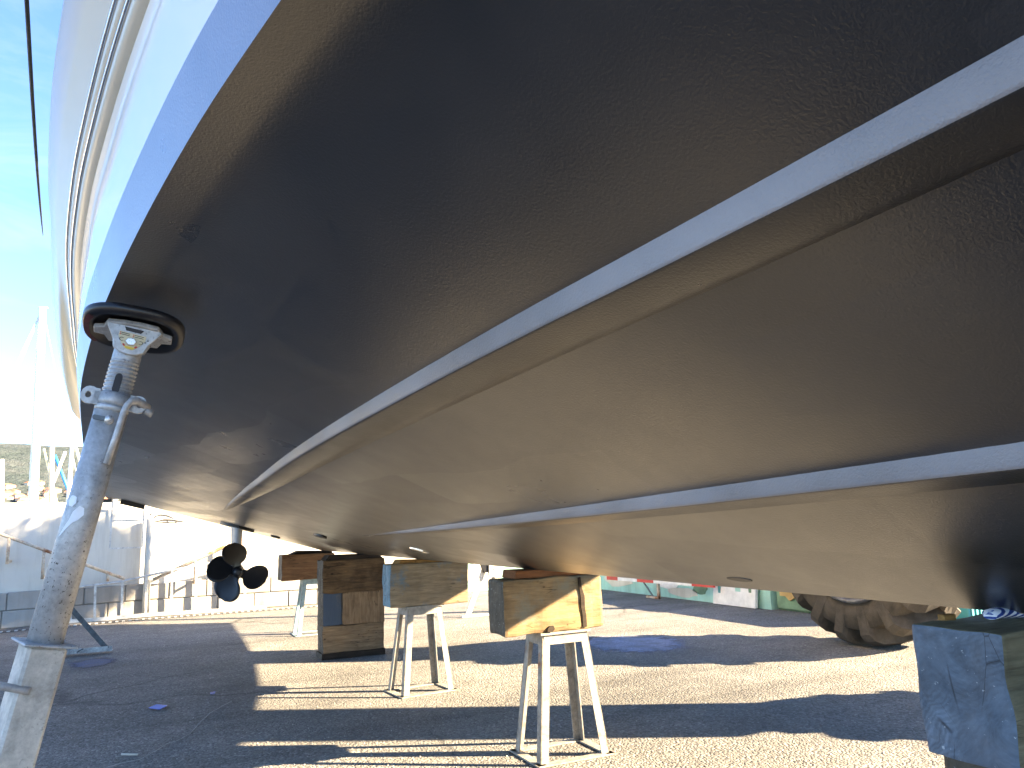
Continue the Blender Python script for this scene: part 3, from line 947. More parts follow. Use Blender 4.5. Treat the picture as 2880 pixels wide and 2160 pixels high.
# collar nut with lugs
m = MB(); zc_ = a_collar
PL = PM @ Matrix.Translation((0,0,zc_)) @ Matrix.Diagonal((.70,.80,.85,1)) @ Matrix.Translation((0,0,-zc_))
m.tube([(0,0,zc_-.028),(0,0,zc_-.024),(0,0,zc_-.012),(0,0,zc_-.010)], [.052,.058,.058,.055], 36)
m.tube([(0,0,zc_-.010),(0,0,zc_+.0),(0,0,zc_+.024),(0,0,zc_+.030)], [.055,.060,.058,.050], 36)
place(m, PL).build('collar_nut', MAT['galv_clean'], prop)
for sgn in (-1, 1):
    m = MB()
    c, sn = math.cos(R(-12)), math.sin(R(-12))
    out = [(.045,-.026),(.085,-.026),(.103,-.016),(.110,.0),(.103,.016),(.085,.024),(.045,.028)]
    hole = [(.086+.010*math.cos(-2*math.pi*k/14), .010*math.sin(-2*math.pi*k/14)) for k in range(14)]
    # lug plate as ring of quads round the hole
    ring = []
    for k in range(14):
        a = -2*math.pi*k/14
        dx, dz = math.cos(a), math.sin(a)
        ring.append((.082+(.028 if dx > 0 else .036)*dx, .027*dz))
    for (ya, yb) in ((-.030,-.006),):
        vs_ = [(sgn*p[0], ya, zc_+.008+p[1]) for p in ring] + [(sgn*p[0], ya, zc_+.008+p[1]) for p in hole] + \
              [(sgn*p[0], yb, zc_+.008+p[1]) for p in ring] + [(sgn*p[0], yb, zc_+.008+p[1]) for p in hole]
        N = 14; fs = []
        for k in range(N):
            k2 = (k+1) % N
            fs += [(k, k2, N+k2, N+k), (2*N+k, 2*N+k2, 3*N+k2, 3*N+k), (k, k2, 2*N+k2, 2*N+k), (N+k, N+k2, 3*N+k2, 3*N+k)]
        m.add(vs_, fs)
    m.bar((sgn*.05,-.018,zc_+.008),(sgn*.068,-.018,zc_+.008),.024,.048, up=(0,0,1))
    place(m, PL).build('collar_lug', MAT['galv_clean'], prop)
# hanging L handle
m = MB()
hp = [(.118,-.012,zc_+.006),(.098,-.030,zc_+.012),(.075,-.050,zc_+.016),(.056,-.062,zc_+.010),(.046,-.066,zc_-.008),(.042,-.066,zc_-.03),(.040,-.064,zc_-.10),(.034,-.062,zc_-.185)]
m.tube(hp, .0115, 16)
place(m, PL).build('locking_handle', MAT['galv'], prop)
m = MB(); m.tube([(.108,-.016,zc_-.001),(.135,-.010,zc_-.010)], [.013,.012], 12)
place(m, PL).build('handle_end', MAT['galv'], prop)
# bolt head and slot on the tube
m = MB(); m.smooth = True
bz = AX(1185)
vs_, fs = [], []
for i in range(6):
    t = i/5*math.pi/2
    for k in range(16):
        a = 2*math.pi*k/16
        vs_.append((.002+.0135*math.cos(t)*math.cos(a), -.048-.012*math.sin(t), bz+.0135*math.cos(t)*math.sin(a)))
for i in range(5):
    for k in range(16): fs.append((i*16+k, i*16+(k+1)%16, (i+1)*16+(k+1)%16, (i+1)*16+k))
m.add(vs_, fs)
place(m, PT).build('dome_bolt', MAT['bolt'], prop)
m = MB(); m.prism([(p[1]-bz-.024+0, p[0]+bz) for p in capsule(0, bz, .006, .020)], -.0485, -.040, 'y')
place(m, PT).build('bolt_slot', MAT['dark_steel'], prop)
# head bracket: cast cradle
PB = PM @ Matrix.Translation((0,0,LEN+.080)) @ Matrix.Diagonal((.92,.85,.72,1)) @ Matrix.Translation((0,0,-(LEN+.058)))
m = MB()
zb = a_top
m.prism([(-.040,zb-.035),(-.046,zb-.005),(-.066,zb+.035),(-.072,zb+.052),(-.060,zb+.058),(-.044,zb+.056),(.044,zb+.056),(.062,zb+.058),(.074,zb+.052),(.066,zb+.034),(.046,zb-.005),(.040,zb-.035),(.022,zb-.048),(0,zb-.052),(-.022,zb-.048)], -.052, -.040, 'y')
m.prism([(-.040,zb-.02),(-.060,zb+.05),(.060,zb+.05),(.040,zb-.02)], .036, .046, 'y')
m.box((-.060,-.040,zb+.048),(.060,.040,zb+.058))
place(m, PB).build('head_bracket', MAT['galv_clean'], prop, bevel=.002)
m = MB(); m.prism([(-.024,zb+.045),(.026,zb+.045),(.020,zb+.032),(-.018,zb+.032)], -.0545, -.050, 'y')
place(m, PB).build('bracket_window', MAT['ink'], prop)
# sticker and bolt
m = MB(); m.prism([(-.034,zb+.026),(.036,zb+.026),(.036,zb+.008),(.022,zb-.020),(.010,zb-.034),(-.008,zb-.034),(-.020,zb-.020),(-.034,zb+.008)], -.0545, -.0522, 'y')
st = place(m, PB).build('instruction_sticker', MAT['sticker'], prop)
for k, (x0_, x1_, zz) in enumerate(((-.028,-.006,.021),(-.028,-.006,.015),(.006,.030,.021),(.006,.030,.015))):
    m = MB(); m.box((x0_, -.0556, zb+zz-.001),(x1_, -.0547, zb+zz+.001)); place(m, PB).build('printed_line', MAT['ink'], st)
    m = MB(); m.box((x0_-.004, -.0556, zb+zz-.0018),(x0_-.001, -.0547, zb+zz+.0018)); place(m, PB).build('printed_line', MAT['sticker_red'], st)
for sgn in (-1, 1):
    m = MB(); pts_ = [(sgn*(.024+.006*math.cos(a))+.001, -.0553, zb-.002+.006*math.sin(a)) for a in np.linspace(-2.2,2.2,9)]
    m.tube(pts_, .0009, 5); place(m, PB).build('printed_arrow', MAT['ink'], st)
m = MB(); m.prism([(-.014,zb-.024),(.016,zb-.024),(.009,zb-.0325),(-.007,zb-.0325)], -.0554, -.0546, 'y')
place(m, PB).build('printed_band', MAT['sticker_yellow'], st)
for sgn in (-1,1):
    m = MB(); m.bar((sgn*.018+.001,-.0552,zb-.018),(sgn*.013+.001,-.0552,zb-.0245),.005,.0012, up=(0,1,0)); place(m, PB).build('printed_band', MAT['sticker_red'], st)
m = MB()
hexp = [(.001+.015*math.cos(math.pi/3*k+.2), zb-.006+.015*math.sin(math.pi/3*k+.2)) for k in range(6)]
m.prism(hexp, -.064, -.0548, 'y')
place(m, PB).build('hex_bolt', MAT['bolt'], prop, bevel=.0015)
# pad: tilted to the hull bottom
pc = head + axis*0.066
sPad = (XK-pc.x)/(Wf(2.2)-CF)
slope = (Zc(2.2)-Zk(2.2))/(Wf(2.2)-CF)
nrm = Vector((-0.13, -0.30, -1)).normalized()      # rubber pad under the chine flat
PADM = orient(pc, -nrm, (1,0.02,0))
def padshape(rx, ry, n=44, p=2.7):
    o = []
    for k in range(n):
        a = 2*math.pi*k/n
        c, s_ = math.cos(a), math.sin(a)
        o.append((rx*math.copysign(abs(c)**(2/p), c), ry*math.copysign(abs(s_)**(2/p), s_)))
    return o
m = MB(); m.smooth = True
layers = [(.092,.074,.014),(.104,.086,.0),(.117,.100,.002),(.124,.107,.012),(.124,.106,.024),(.112,.094,.030)]
vs_, fs = [], []
for (rx, ry, z) in layers:
    vs_ += [(x, y, z) for x, y in padshape(rx, ry)]
N = 44
for L in range(len(layers)-1):
    for k in range(N): fs.append((L*N+k, L*N+(k+1)%N, (L+1)*N+(k+1)%N, (L+1)*N+k))
fs.append(tuple(range(5*N, 6*N))); fs.append(tuple(reversed(range(0, N))))
m.add(vs_, fs); m.xform(PADM)
pad = m.build('rubber_pad', MAT['rubber'], prop)
m = MB(); m.smooth = True
vs_, fs = [], []
arc = [k for k in range(17, 27)]
for (rx, ry, z) in [(.105,.087,-.0015),(.1185,.1012,.001)]:
    pts_ = padshape(rx, ry); vs_ += [(pts_[k][0], pts_[k][1], z) for k in arc]
na = len(arc)
m.add(vs_, [(k, k+1, na+k+1, na+k) for k in range(na-1)]); m.xform(PADM)
m.build('worn_edge', MAT['rubber_red'], pad)
m = MB()
m.prism([(-.094,-.012),(-.070,-.02),(-.060,-.05),(-.02,-.056),(.02,-.056),(.060,-.05),(.072,-.02),(.094,-.012),(.094,.018),(.07,.022),(.06,.05),(-.06,.05),(-.07,.022),(-.094,.018)], -.004, .008, 'z')
m.xform(PADM)
m.build('pad_plate', MAT['galv_clean'], prop, bevel=.002)
# tripod feet of the prop
m = MB(); m.box((-.14,-.14,.0),(.14,.14,.02)); m.v = [(x+foot.x, y+foot.y, z+.002) for x,y,z in m.v]
m.build('base_plate', MAT['galv_clean'], prop)

# prop at the stern, mostly hidden behind the near one
f2 = Vector((-0.93, 9.3, 0)); h2 = Vector((-0.56, 9.25, 1.56))
p2 = empty('boat_prop', f2, 'dark grey prop stand with slanting strut, on the ground behind the leaning screw prop', 'prop', 'adjustable boat props')
m = MB(); m.tube([f2+Vector((0,0,.02)), f2.lerp(h2,.62)], .05, 20); m.build('outer_tube', MAT['galv'], p2)
m = MB(); m.tube([f2.lerp(h2,.6), h2], .036, 16); m.build('threaded_screw', MAT['galv_clean'], p2)
m = MB(); m.box((-.13,-.1,0),(.13,.1,.03)); m.v=[(x+h2.x+.02,y+h2.y,z*1.0+h2.z-x*-.0) for x,y,z in m.v]; m.build('rubber_pad', MAT['rubber'], p2)
m = MB(); m.bar((-.40,9.42,.06), (-.80,9.40,.56), .05, .012, up=(0,1,0)); m.build('strut', MAT['dark_steel'], p2)
m = MB()
m.bar((-1.02,9.47,.028), (-.335,9.42,.028), .085, .010); m.bar((-1.02,9.43,.05), (-.335,9.38,.05), .008, .045)
m.build('foot_rail', MAT['galv_clean'], p2)
for x in (-.66, -.42):
    m = MB(); m.bar((x,9.40,.036),(x+.05,9.40,.036+.03),.012); m.bar((x+.05,9.40,.066),(x+.05,9.37,.066),.012); m.build('rail_clip', MAT['dark_steel'], p2)

# little white prop stand behind the weathered beam
f3 = Vector((4.05, 9.65, 0))
p3 = empty('boat_prop', f3, 'small white stand with black head, standing behind the two trestles', 'prop', 'adjustable boat props')
m = MB(); m.bar((3.78,9.68,.02),(4.02,9.66,.60),.065,.03,up=(0,1,0)); m.build('strut', MAT['trestle_white'], p3)
m = MB(); m.bar((4.38,9.62,.02),(4.10,9.64,.60),.065,.03,up=(0,1,0)); m.build('strut', MAT['trestle_white'], p3)
m = MB(); m.prism([(4.00,.56),(4.06,.56),(4.10,.80),(3.90,.80),(3.93,.76)], 9.60, 9.66, 'y'); m.build('head', MAT['rubber'], p3)
m = MB(); m.box((4.06,9.58,.50),(4.20,9.62,.84)); m.build('bolted_plate', MAT['trestle_white'], p3, bevel=.004)
m = MB(); m.bar((3.70,9.69,.015),(4.46,9.61,.015),.07,.02); m.build('foot_bar', MAT['trestle_white'], p3)
for zz in (.60,.68,.76):
    m = MB(); m.tube([(4.13,9.57,zz),(4.13,9.582,zz)], .008, 10); m.build('bolt', MAT['dark_steel'], p3)

# ------------------------------------------------------------------ wall at the back
CORN = Vector((-0.05, 13.30))
LWD = Vector((-0.983, -0.183)).normalized()        # left leg direction
RWD = Vector((0.998, -0.06)).normalized()
WALLH = 1.72
def wall_run(p, dirv, L, h, th, m, z0=0.0):
    nrm = Vector((-dirv.y, dirv.x)); 
    if nrm.y < 0: nrm = -nrm
    a = p; c = p + dirv*L
    q = [a, c, c+nrm*th, a+nrm*th]
    m.add([(v.x, v.y, z0) for v in q] + [(v.x, v.y, h) for v in q], [(3,2,1,0),(4,5,6,7),(0,1,5,4),(1,2,6,5),(2,3,7,6),(3,0,4,7)])
wall = empty('boundary_wall', (CORN.x, CORN.y, 0), 'white painted wall with a grey block plinth, behind the stern', 'wall')
m = MB(); wall_run(CORN, LWD, 9.0, WALLH, .25, m); m.build('wall_panel', MAT['wall'], wall)
m = MB(); wall_run(CORN+Vector((0,0.002)), RWD, 4.9, WALLH+.25, .25, m); m.build('wall_panel', MAT['wall'], wall)
# plinth blocks
bl = None
rnd = random.Random(3)
for (dirv, L) in ((LWD, 4.2), (RWD, 4.7)):
    nrm = Vector((dirv.y, -dirv.x))
    if nrm.y > 0: nrm = -nrm
    mj = MB()
    a = CORN + nrm*.0; c = CORN + dirv*L
    q = [a, c, c+nrm*.055, a+nrm*.055]
    mj.add([(v.x, v.y, 0) for v in q]+[(v.x, v.y, .47) for v in q], [(3,2,1,0),(4,5,6,7),(0,1,5,4),(1,2,6,5),(2,3,7,6),(3,0,4,7)])
    mj.build('plinth_core', MAT['joint'], wall)
    for rowi in range(2):
        t = .03 if rowi == 0 else .03
        first = .28 if rowi else .5
        while t < L-.1:
            w = first if t < .05 else rnd.uniform(.40,.56)
            w = min(w, L-t)
            pr = .075 + rnd.uniform(-.006,.010)
            a = CORN + dirv*(t+.006); c = CORN + dirv*(t+w-.006)
            q = [a+nrm*.02, c+nrm*.02, c+nrm*pr, a+nrm*(pr+rnd.uniform(-.004,.004))]
            z0_, z1_ = (.004,.232) if rowi == 0 else (.244,.478+rnd.uniform(-.008,.008))
            mm = MB(); mm.add([(v.x, v.y, z0_) for v in q]+[(v.x, v.y, z1_) for v in q], [(3,2,1,0),(4,5,6,7),(0,1,5,4),(1,2,6,5),(2,3,7,6),(3,0,4,7)])
            mat = MAT['plinth']
            if dirv is LWD and rowi == 1 and 1.85 < t < 2.3: mat = MAT['blue_paint']
            mm.build('block', mat, wall, bevel=.008)
            t += w
# corner downpipe
m = MB(); m.tube([(CORN.x+.0,CORN.y-.14,.05),(CORN.x,CORN.y-.14,1.45)], .052, 20)
single('downpipe', m, MAT['wall'], 'white pipe standing in the corner of the wall', 'pipe')
# square frame hanging on the wall
fa = ray_pt(318, 1400, 12.9); fb = ray_pt(308, 1541, 12.9); fc = ray_pt(399, 1541, 12.9); fd = ray_pt(406, 1424, 12.9)
fx0, fx1, fz0, fz1 = (fa.x+fb.x)/2, (fc.x+fd.x)/2, (fb.z+fc.z)/2, 1.85
fr = empty('wall_frame', (fx0, 12.9, fz0), 'thin square metal frame hanging on the white wall by the corner', 'frame')
for xx in (fx0, fx1):
    m = MB(); m.bar((xx,12.9,fz0),(xx,12.9,fz1),.022); m.build('upright', MAT['aluminium'], fr)
for zz in (fz0, ray_pt(355,1464,12.9).z, fz1-.02):
    m = MB(); m.bar((fx0+.011,12.9,zz),(fx1-.011,12.9,zz),.022); m.build('crossbar', MAT['aluminium'], fr)
for xx in (fx0, fx1):
    m = MB(); m.bar((xx,12.911,fz0+.3),(xx,13.19,fz0+.3),.014); m.build('bracket', MAT['aluminium'], fr)
# sloping rusty handrails
def handrail(a, bpt, posts, label):
    e = empty('handrail', (a[0], a[1], 0), label, 'handrail', 'rusty handrails on the wall')
    m = MB(); m.tube([a, bpt], .022, 12); m.build('rail', MAT['rust'], e)
    A, B = Vector(a), Vector(bpt)
    for (t, L) in posts:
        P = A.lerp(B, t)
        m = MB(); m.tube([P, P-Vector((0,0,L))], .020, 10); m.build('post', MAT['rust'], e)
        m = MB(); m.bar(P-Vector((0,0,L-.03)), P-Vector((0,0,L-.03))+Vector((0,.40,0)), .03); m.build('wall_bracket', MAT['rust'], e)
hl0 = ray_pt(-130, 1455, 12.55); hl1 = ray_pt(350, 1628, 13.02)
handrail(hl0, hl1, [((15+130)/480.,.36),((112+130)/480.,.40),((299+130)/480.,.12)], 'rusty handrail sloping down to the wall corner from the left')
hr0 = ray_pt(430, 1630, 13.05); hr1 = ray_pt(720, 1496, 12.98)
handrail(hr0, hr1, [((546-430)/290.,.36),(.86,.36)], 'rusty handrail rising to the right of the wall corner')
# boat drawing on the wall
dr = empty('wall_drawing', (0.3, 13.26, 1.2), 'black line drawing of a boat on the white wall', 'drawing')
def stroke(pts, w):
    m = MB(); vs_, fs = [], []
    P = []
    for (u_, v_) in pts:
        q = ray_pt(u_, v_, 13.2)
        yy = CORN.y + (q.x-CORN.x)*RWD.y/RWD.x - .006
        q = ray_pt(u_, v_, yy); P.append(q)
    for i, p in enumerate(P):
        t = (P[min(i+1,len(P)-1)]-P[max(i-1,0)]); t.y = 0; t.normalize()
        n_ = Vector((-t.z, 0, t.x))
        ww = w*(0.4+0.6*math.sin(math.pi*i/(len(P)-1)))
        for sg in (1,-1):
            for yo in (0, .006): vs_.append((p.x+n_.x*ww*sg, p.y+yo, p.z+n_.z*ww*sg))
    for i in range(len(P)-1):
        a_ = i*4; c_ = a_+4
        fs += [(a_, c_, c_+2, a_+2), (a_+1, a_+3, c_+3, c_+1), (a_, a_+1, c_+1, c_), (a_+2, c_+2, c_+3, a_+3)]
    m.add(vs_, fs); m.build('stroke', MAT['ink'], dr)
stroke([(428,1462),(438,1452),(452,1448),(470,1450),(490,1458)], .010)
stroke([(432,1468),(445,1466),(460,1462),(478,1462),(500,1465),(516,1467)], .012)
stroke([(446,1470),(462,1469),(480,1470),(500,1470)], .008)
stroke([(420,1450),(424,1446),(430,1444)], .012)
stroke([(470,1464),(474,1468)], .008)
stroke([(492,1462),(497,1468)], .008)

# railing panel lying along the plinth
ry = 12.98
def rp(u_, v_): return ray_pt(u_, v_, ry + (u_-200)/550.*(-.06))
rl = empty('metal_railing', (0.3, 13.0, 0), 'grey metal railing panel standing along the plinth of the wall', 'railing')
bot = [(150,1757),(300,1740),(412,1729),(545,1721),(650,1716),(750,1713)]
top = [(150,1668),(232,1650),(344,1636),(412,1620),(484,1604),(577,1586),(640,1574),(700,1562)]
m = MB(); P = [rp(*q) for q in bot]; P = [Vector((p.x, p.y, max(p.z,.03))) for p in P]
for i in range(len(P)-1): m.bar(P[i], P[i+1], .05, .05)
m.build('bottom_rail', MAT['aluminium'], rl)
m = MB(); P = [rp(*q) for q in top]
m.tube(P, .018, 10)
m.build('top_rail', MAT['aluminium'], rl)
for u_ in (200,268,344,412,484,552,622,690):
    vt = np.interp(u_, [q[0] for q in top], [q[1] for q in top]); vb = np.interp(u_, [q[0] for q in bot], [q[1] for q in bot])
    a_ = rp(u_, vt); c_ = rp(u_-2, vb); c_.z = max(c_.z, .04)
    m = MB(); m.bar(a_, c_, .032, .032); m.build('upright', MAT['aluminium'], rl)
# slotted drain in front of the wall
dm = MB()
dr_ = empty('drain_channel', (-.5, 12.6, 0), 'slotted drain grating on the ground along the white wall', 'drain')
x = -4.0
while x < 2.6:
    yy = 12.72 - 0.0*x - (0.18*(-x) if x < 0 else 0.02*x)*0.9
    dm.box((x, yy-.045, .004), (x+.035, yy+.045, .013))
    x += .085
o = dm.build('grating_bars', MAT['aluminium'], dr_); o['kind'] = 'stuff'
m = MB(); m.add([(-4.0,12.72-.648-.07,.004),(0,12.65,.004),(2.6,12.60,.004),(2.6,12.72,.004),(0,12.79,.004),(-4.0,12.72-.648+.07,.004)], [(0,1,4,5),(1,2,3,4)])
m.build('channel', MAT['ink'], dr_)

# ------------------------------------------------------------------ mural wall, barrier and boards on the far right
mw = empty('mural_wall', (7.15, 9.5, 0), 'low aqua painted mural wall beyond the trestles', 'wall')
m = MB(); m.box((7.15,7.75,0),(7.35,13.6,.62)); m.build('wall_panel', MAT['aqua'], mw)
m = MB(); m.box((4.87,13.25,0),(7.148,13.45,1.0)); m.build('wall_panel', MAT['aqua'], mw)
def blob(cx, cz, rx, rz, axis_, at_, seed, th=.006):
    rn = random.Random(seed); pts_ = []
    for k in range(16):
        a = 2*math.pi*k/16; s_ = rn.uniform(.8,1.15)
        pts_.append((cx+rx*s_*math.cos(a), max(.012, cz+rz*s_*math.sin(a))))
    mm = MB(); mm.prism(pts_, at_-th, at_, axis_); return mm
for (cy, cz, ry_, rz, mt, sd) in ((10.4,.30,.30,.08,'cream',1),(9.9,.22,.25,.10,'white',2),(9.3,.42,.22,.09,'white',3),(9.15,.18,.16,.10,'green',4),(10.9,.5,.35,.1,'green',5),(9.55,.1,.35,.07,'cream',6),(11.3,.2,.5,.13,'cream',7)):
    blob(cy, cz, ry_, rz, 'x', 7.149, sd).build('painted_shape', MAT[mt], mw)
for (cx, cz, rx, rz, mt, sd) in ((5.25,.62,.22,.15,'white',11),(5.5,.28,.32,.26,'cream',12),(5.05,.85,.2,.1,'cream',13)):
    blob(cx, cz, rx, rz, 'y', 13.249, sd).build('painted_shape', MAT[mt], mw)
bd = empty('painted_board', (7.05, 8.4, 0), 'white board with small painted figures leaning on the mural wall', 'board')
m = MB(); m.prism([(7.04,.01),(7.08,.01),(7.146,.62),(7.11,.62)], 7.92, 8.75, 'y'); m.build('panel', MAT['white'], bd)
for (yy, zz, w_, h_, mt) in ((8.25,.24,.10,.13,'aqua'),(8.02,.24,.05,.13,'green'),(8.62,.20,.05,.16,'teal'),(8.45,.28,.12,.05,'cream')):
    m = MB(); xx = 7.04 + (.07*zz/.61); m.box((xx-.006, yy-w_/2, zz-h_/2),(xx+.004, yy+w_/2, zz+h_/2)); m.build('painted_figure', MAT[mt], bd)
mw2 = empty('rubble_wall', (7.3, 7.2, 0), 'green and ochre painted rock wall beside the big tyre', 'wall')
m = MB(); m.box((7.2,5.9,0),(7.45,7.72,.62), chamfer=.03); m.build('wall_panel', MAT['green'], mw2)
blob(7.45,.35,.2,.22,'x',7.199,21,.03).build('painted_shape', MAT['ochre'], mw2)
blob(7.0,.3,.2,.2,'x',7.199,22,.03).build('painted_shape', MAT['cream'], mw2)
# red and white barrier
br = empty('barrier', (6.85, 9.9, 0), 'red and white striped barrier board on a rusty post', 'barrier')
A = ray_pt(1690, 1622, 10.55); B = ray_pt(2080, 1662, 8.35)
zA = A.z
def bpos(t): return Vector((6.75+.22*t, 11.0-2.4*t, .275))
k = 0
t = 0.0
for (w_, mt) in ((.12,'red'),(.20,'white'),(.16,'red'),(.34,'white'),(.18,'red')):
    m = MB(); m.bar(bpos(t), bpos(t+w_-.002), .03, .085); m.build('stripe_board', MAT[mt], br); t += w_
P = bpos(.50)
m = MB(); m.bar((P.x+.03,P.y,.0),(P.x+.03,P.y,.32),.04); m.build('post', MAT['rust'], br)
m = MB(); m.bar((P.x+.02,P.y+.12,.02),(P.x,P.y+.38,.27),.018); m.build('brace', MAT['dark_steel'], br)
m = MB(); m.bar((P.x+.02,P.y-.02,.02),(P.x+.02,P.y+.3,.02),.03); m.build('foot', MAT['rust'], br)
# teal crate
tcx = empty('plastic_crate', (7.9,5.7,0), 'ribbed teal crate on the ground behind the big tyre', 'crate')
m = MB(); m.box((7.65,5.45,0.0),(8.15,5.95,.34)); m.build('body', MAT['teal'], tcx, bevel=.01)
for i in range(7):
    m = MB(); m.box((7.68+.068*i,5.435,.02),(7.71+.068*i,5.449,.32)); m.build('rib', MAT['teal'], tcx)

# ------------------------------------------------------------------ boat hoist with big tyres
hoist = empty('boat_hoist', (6.0, 4.0, 0), 'boat hoist standing on big dusty lugged tyres beside the yacht', 'boat hoist')
def tyre(cx, cy, rad, wid):
    c = Vector((cx, cy, rad))
    def P(r_, a, x): return (cx+x, cy + r_*math.sin(a), rad + r_*math.cos(a)*1.0)
    m = MB(); m.smooth = True
    prof = [(-.30,.52),(-.46,.56),(-.52,.66),(-.515,.82),(-.46,.83),(-.30,.85),(0,.86),(.30,.85),(.46,.83),(.515,.82),(.52,.66),(.46,.56),(.30,.52)]
    n = 64; vs_, fs = [], []
    for (x, r_) in prof:
        for k in range(n): vs_.append(P(r_*rad, 2*math.pi*k/n, x*wid))
    for i in range(len(prof)-1):
        for k in range(n): fs.append((i*n+k, i*n+(k+1)%n, (i+1)*n+(k+1)%n, (i+1)*n+k))
    m.add(vs_, fs)
    ty = m.build('tyre', MAT['tyre'], hoist)
    nl = 17
    for k in range(nl):
        for sd in (-1, 1):
            mm = MB()
            a0 = 2*math.pi*(k + (.5 if sd > 0 else 0))/nl
            vs_, fs = [], []
            # lug runs from the shoulder to just past the middle, swept
            st_ = [(.535,.76,.0),(.545,.88,.0),(.50,.945,.02),(.40,.985,.05),(.22,1.0,.12),(.05,1.0,.20),(-.04,.998,.245)]
            for j, (x, rr, sw) in enumerate(st_):
                wv_ = .080 if j > 1 else .072
                for (da, dr2) in ((-wv_,-.15),(-wv_*.84,0),(wv_*.84,0),(wv_,-.15)):
                    vs_.append(P(min((rr+dr2), 1.0)*rad, a0 + sw + da, sd*x*wid*(1.0 if dr2 == 0 else .96)))
            for j in range(len(st_)-1):
                for q in range(3): fs.append((j*4+q, j*4+q+1, (j+1)*4+q+1, (j+1)*4+q))
            fs += [(0,1,2,3), tuple(len(st_)*4-4+i for i in (3,2,1,0))]
            mm.add(vs_, fs); mm.build('lug', MAT['tyre'], ty)
    m = MB(); 
    vs_, fs = [], []
    prof = [(-.44,.585),(-.53,.575),(-.54,.55),(-.48,.53),(-.20,.48),(-.18,.16),(-.26,.14),(-.26,.0)]
    for (x, r_) in prof:
        for k in range(40): vs_.append(P(r_*rad, 2*math.pi*k/40, x*wid))
    for i in range(len(prof)-1):
        for k in range(40): fs.append((i*40+k, i*40+(k+1)%40, (i+1)*40+(k+1)%40, (i+1)*40+k))
    m.smooth = True; m.add(vs_, fs); rm = m.build('wheel_rim', MAT['rim'], hoist)
    for k in range(8):
        a = 2*math.pi*k/8; mm = MB(); q = P(.28*rad, a, -.18*wid)
        mm.tube([q, (q[0]-.03, q[1], q[2])], .018, 6); mm.build('wheel_nut', MAT['dark_steel'], rm)
tyre(6.02, 5.20, .90, .60)
tyre(6.02, 2.25, .70, .45)
for (cy, w_, zb_) in ((5.20,.62,1.80),(2.25,.66,1.42)):
    m = MB(); m.box((5.78,cy-w_/2,zb_),(6.26,cy+w_/2,4.6), chamfer=.02); m.build('column', MAT['hoist'], hoist)
    m = MB(); m.box((6.34,cy-.2,.6),(6.46,cy+.2,zb_+.3)); m.build('wheel_fork', MAT['hoist'], hoist)
m = MB(); m.box((5.80,1.6,4.602),(6.24,6.5,5.0)); m.build('top_beam', MAT['hoist'], hoist, bevel=.02)

ct = empty('shade_container', (5.3, -2.7, 0), 'unseen blue container added right of the yacht bow to shade the ground', 'container')  # added out of view to darken the ground mirrored in the hull
m = MB(); m.box((4.25,-4.7,.10),(6.55,-1.9,2.66)); m.build('body', MAT['hoist'], ct)
for i in range(18):
    m = MB(); yy = -4.6+.148*i; m.box((4.215,yy,.22),(4.249,yy+.075,2.54)); m.build('rib', MAT['hoist'], ct)
for yy in (-4.72,-2.02):
    m = MB(); m.box((4.205,yy,.0),(4.36,yy+.14,2.70)); m.build('corner_post', MAT['hoist'], ct)
    m = MB(); m.box((6.45,yy,.0),(6.59,yy+.14,2.70)); m.build('corner_post', MAT['hoist'], ct)

# ------------------------------------------------------------------ far background: masts, hill, houses
def mast(top, base_v, Y, w, mat, label, stays=(), name='sailboat_mast', taper=.8):
    pt = ray_pt(top[0], top[1], Y); pb = ray_pt(base_v[0], base_v[1], Y)
    e = empty(name, (pb.x, pb.y, 0), label, 'mast', 'masts behind the wall')
    dirn = (pt-pb); pg = pb - dirn*(pb.z/dirn.z)
    m = MB(); m.tube([pg, pb, pt], [w, w, w*taper], 10); m.build('pole', mat, e)
    for (u_, v_) in stays:
        q = ray_pt(u_, v_, Y); dd = q-pt; q2 = pt + dd*((pt.z-0.5)/max(.1, pt.z-q.z)) if q.z < pt.z else q
        m = MB(); m.tube([pt, q2], .022, 5); m.build('stay', MAT['white'], e)
    if stays:
        m = MB(); m.tube([(pt.x-.25, pt.y, pt.z+.02),(pt.x+.25, pt.y, pt.z+.02)], .03, 6); m.build('masthead', mat, e)
mast((120,866), (92,1420), 46, .22, MAT['mast'], 'tall white mast with stays, highest above the wall', [(0,1165),(0,1120),(196,1240)])
mast((6,1292), (2,1420), 60, .16, MAT['mast'], 'short cream mast at the left edge above the wall')
mast((146,1258), (144,1420), 52, .14, MAT['mast_wood'], 'yellowish upright spar crossed by slanting poles', taper=1)
mast((184,1270), (125,1420), 52.6, .09, MAT['mast'], 'pale pole slanting up to the right across the yellowish spar', taper=.9)
mast((123,1262), (160,1418), 53.2, .08, MAT['mast_wood'], 'pinkish pole slanting up to the left across the yellowish spar', taper=.8)
mast((154,1280), (194,1385), 54, .09, MAT['blue_spar'], 'bright blue spar slanting behind the pale poles', taper=1)
mast((205,1215), (192,1420), 49, .12, MAT['mast'], 'cream mast just left of the leaning prop', [(225,1290)])
mast((211,1255), (232,1330), 55, .07, MAT['mast_wood'], 'thin tan spar next to the leaning prop', taper=1)

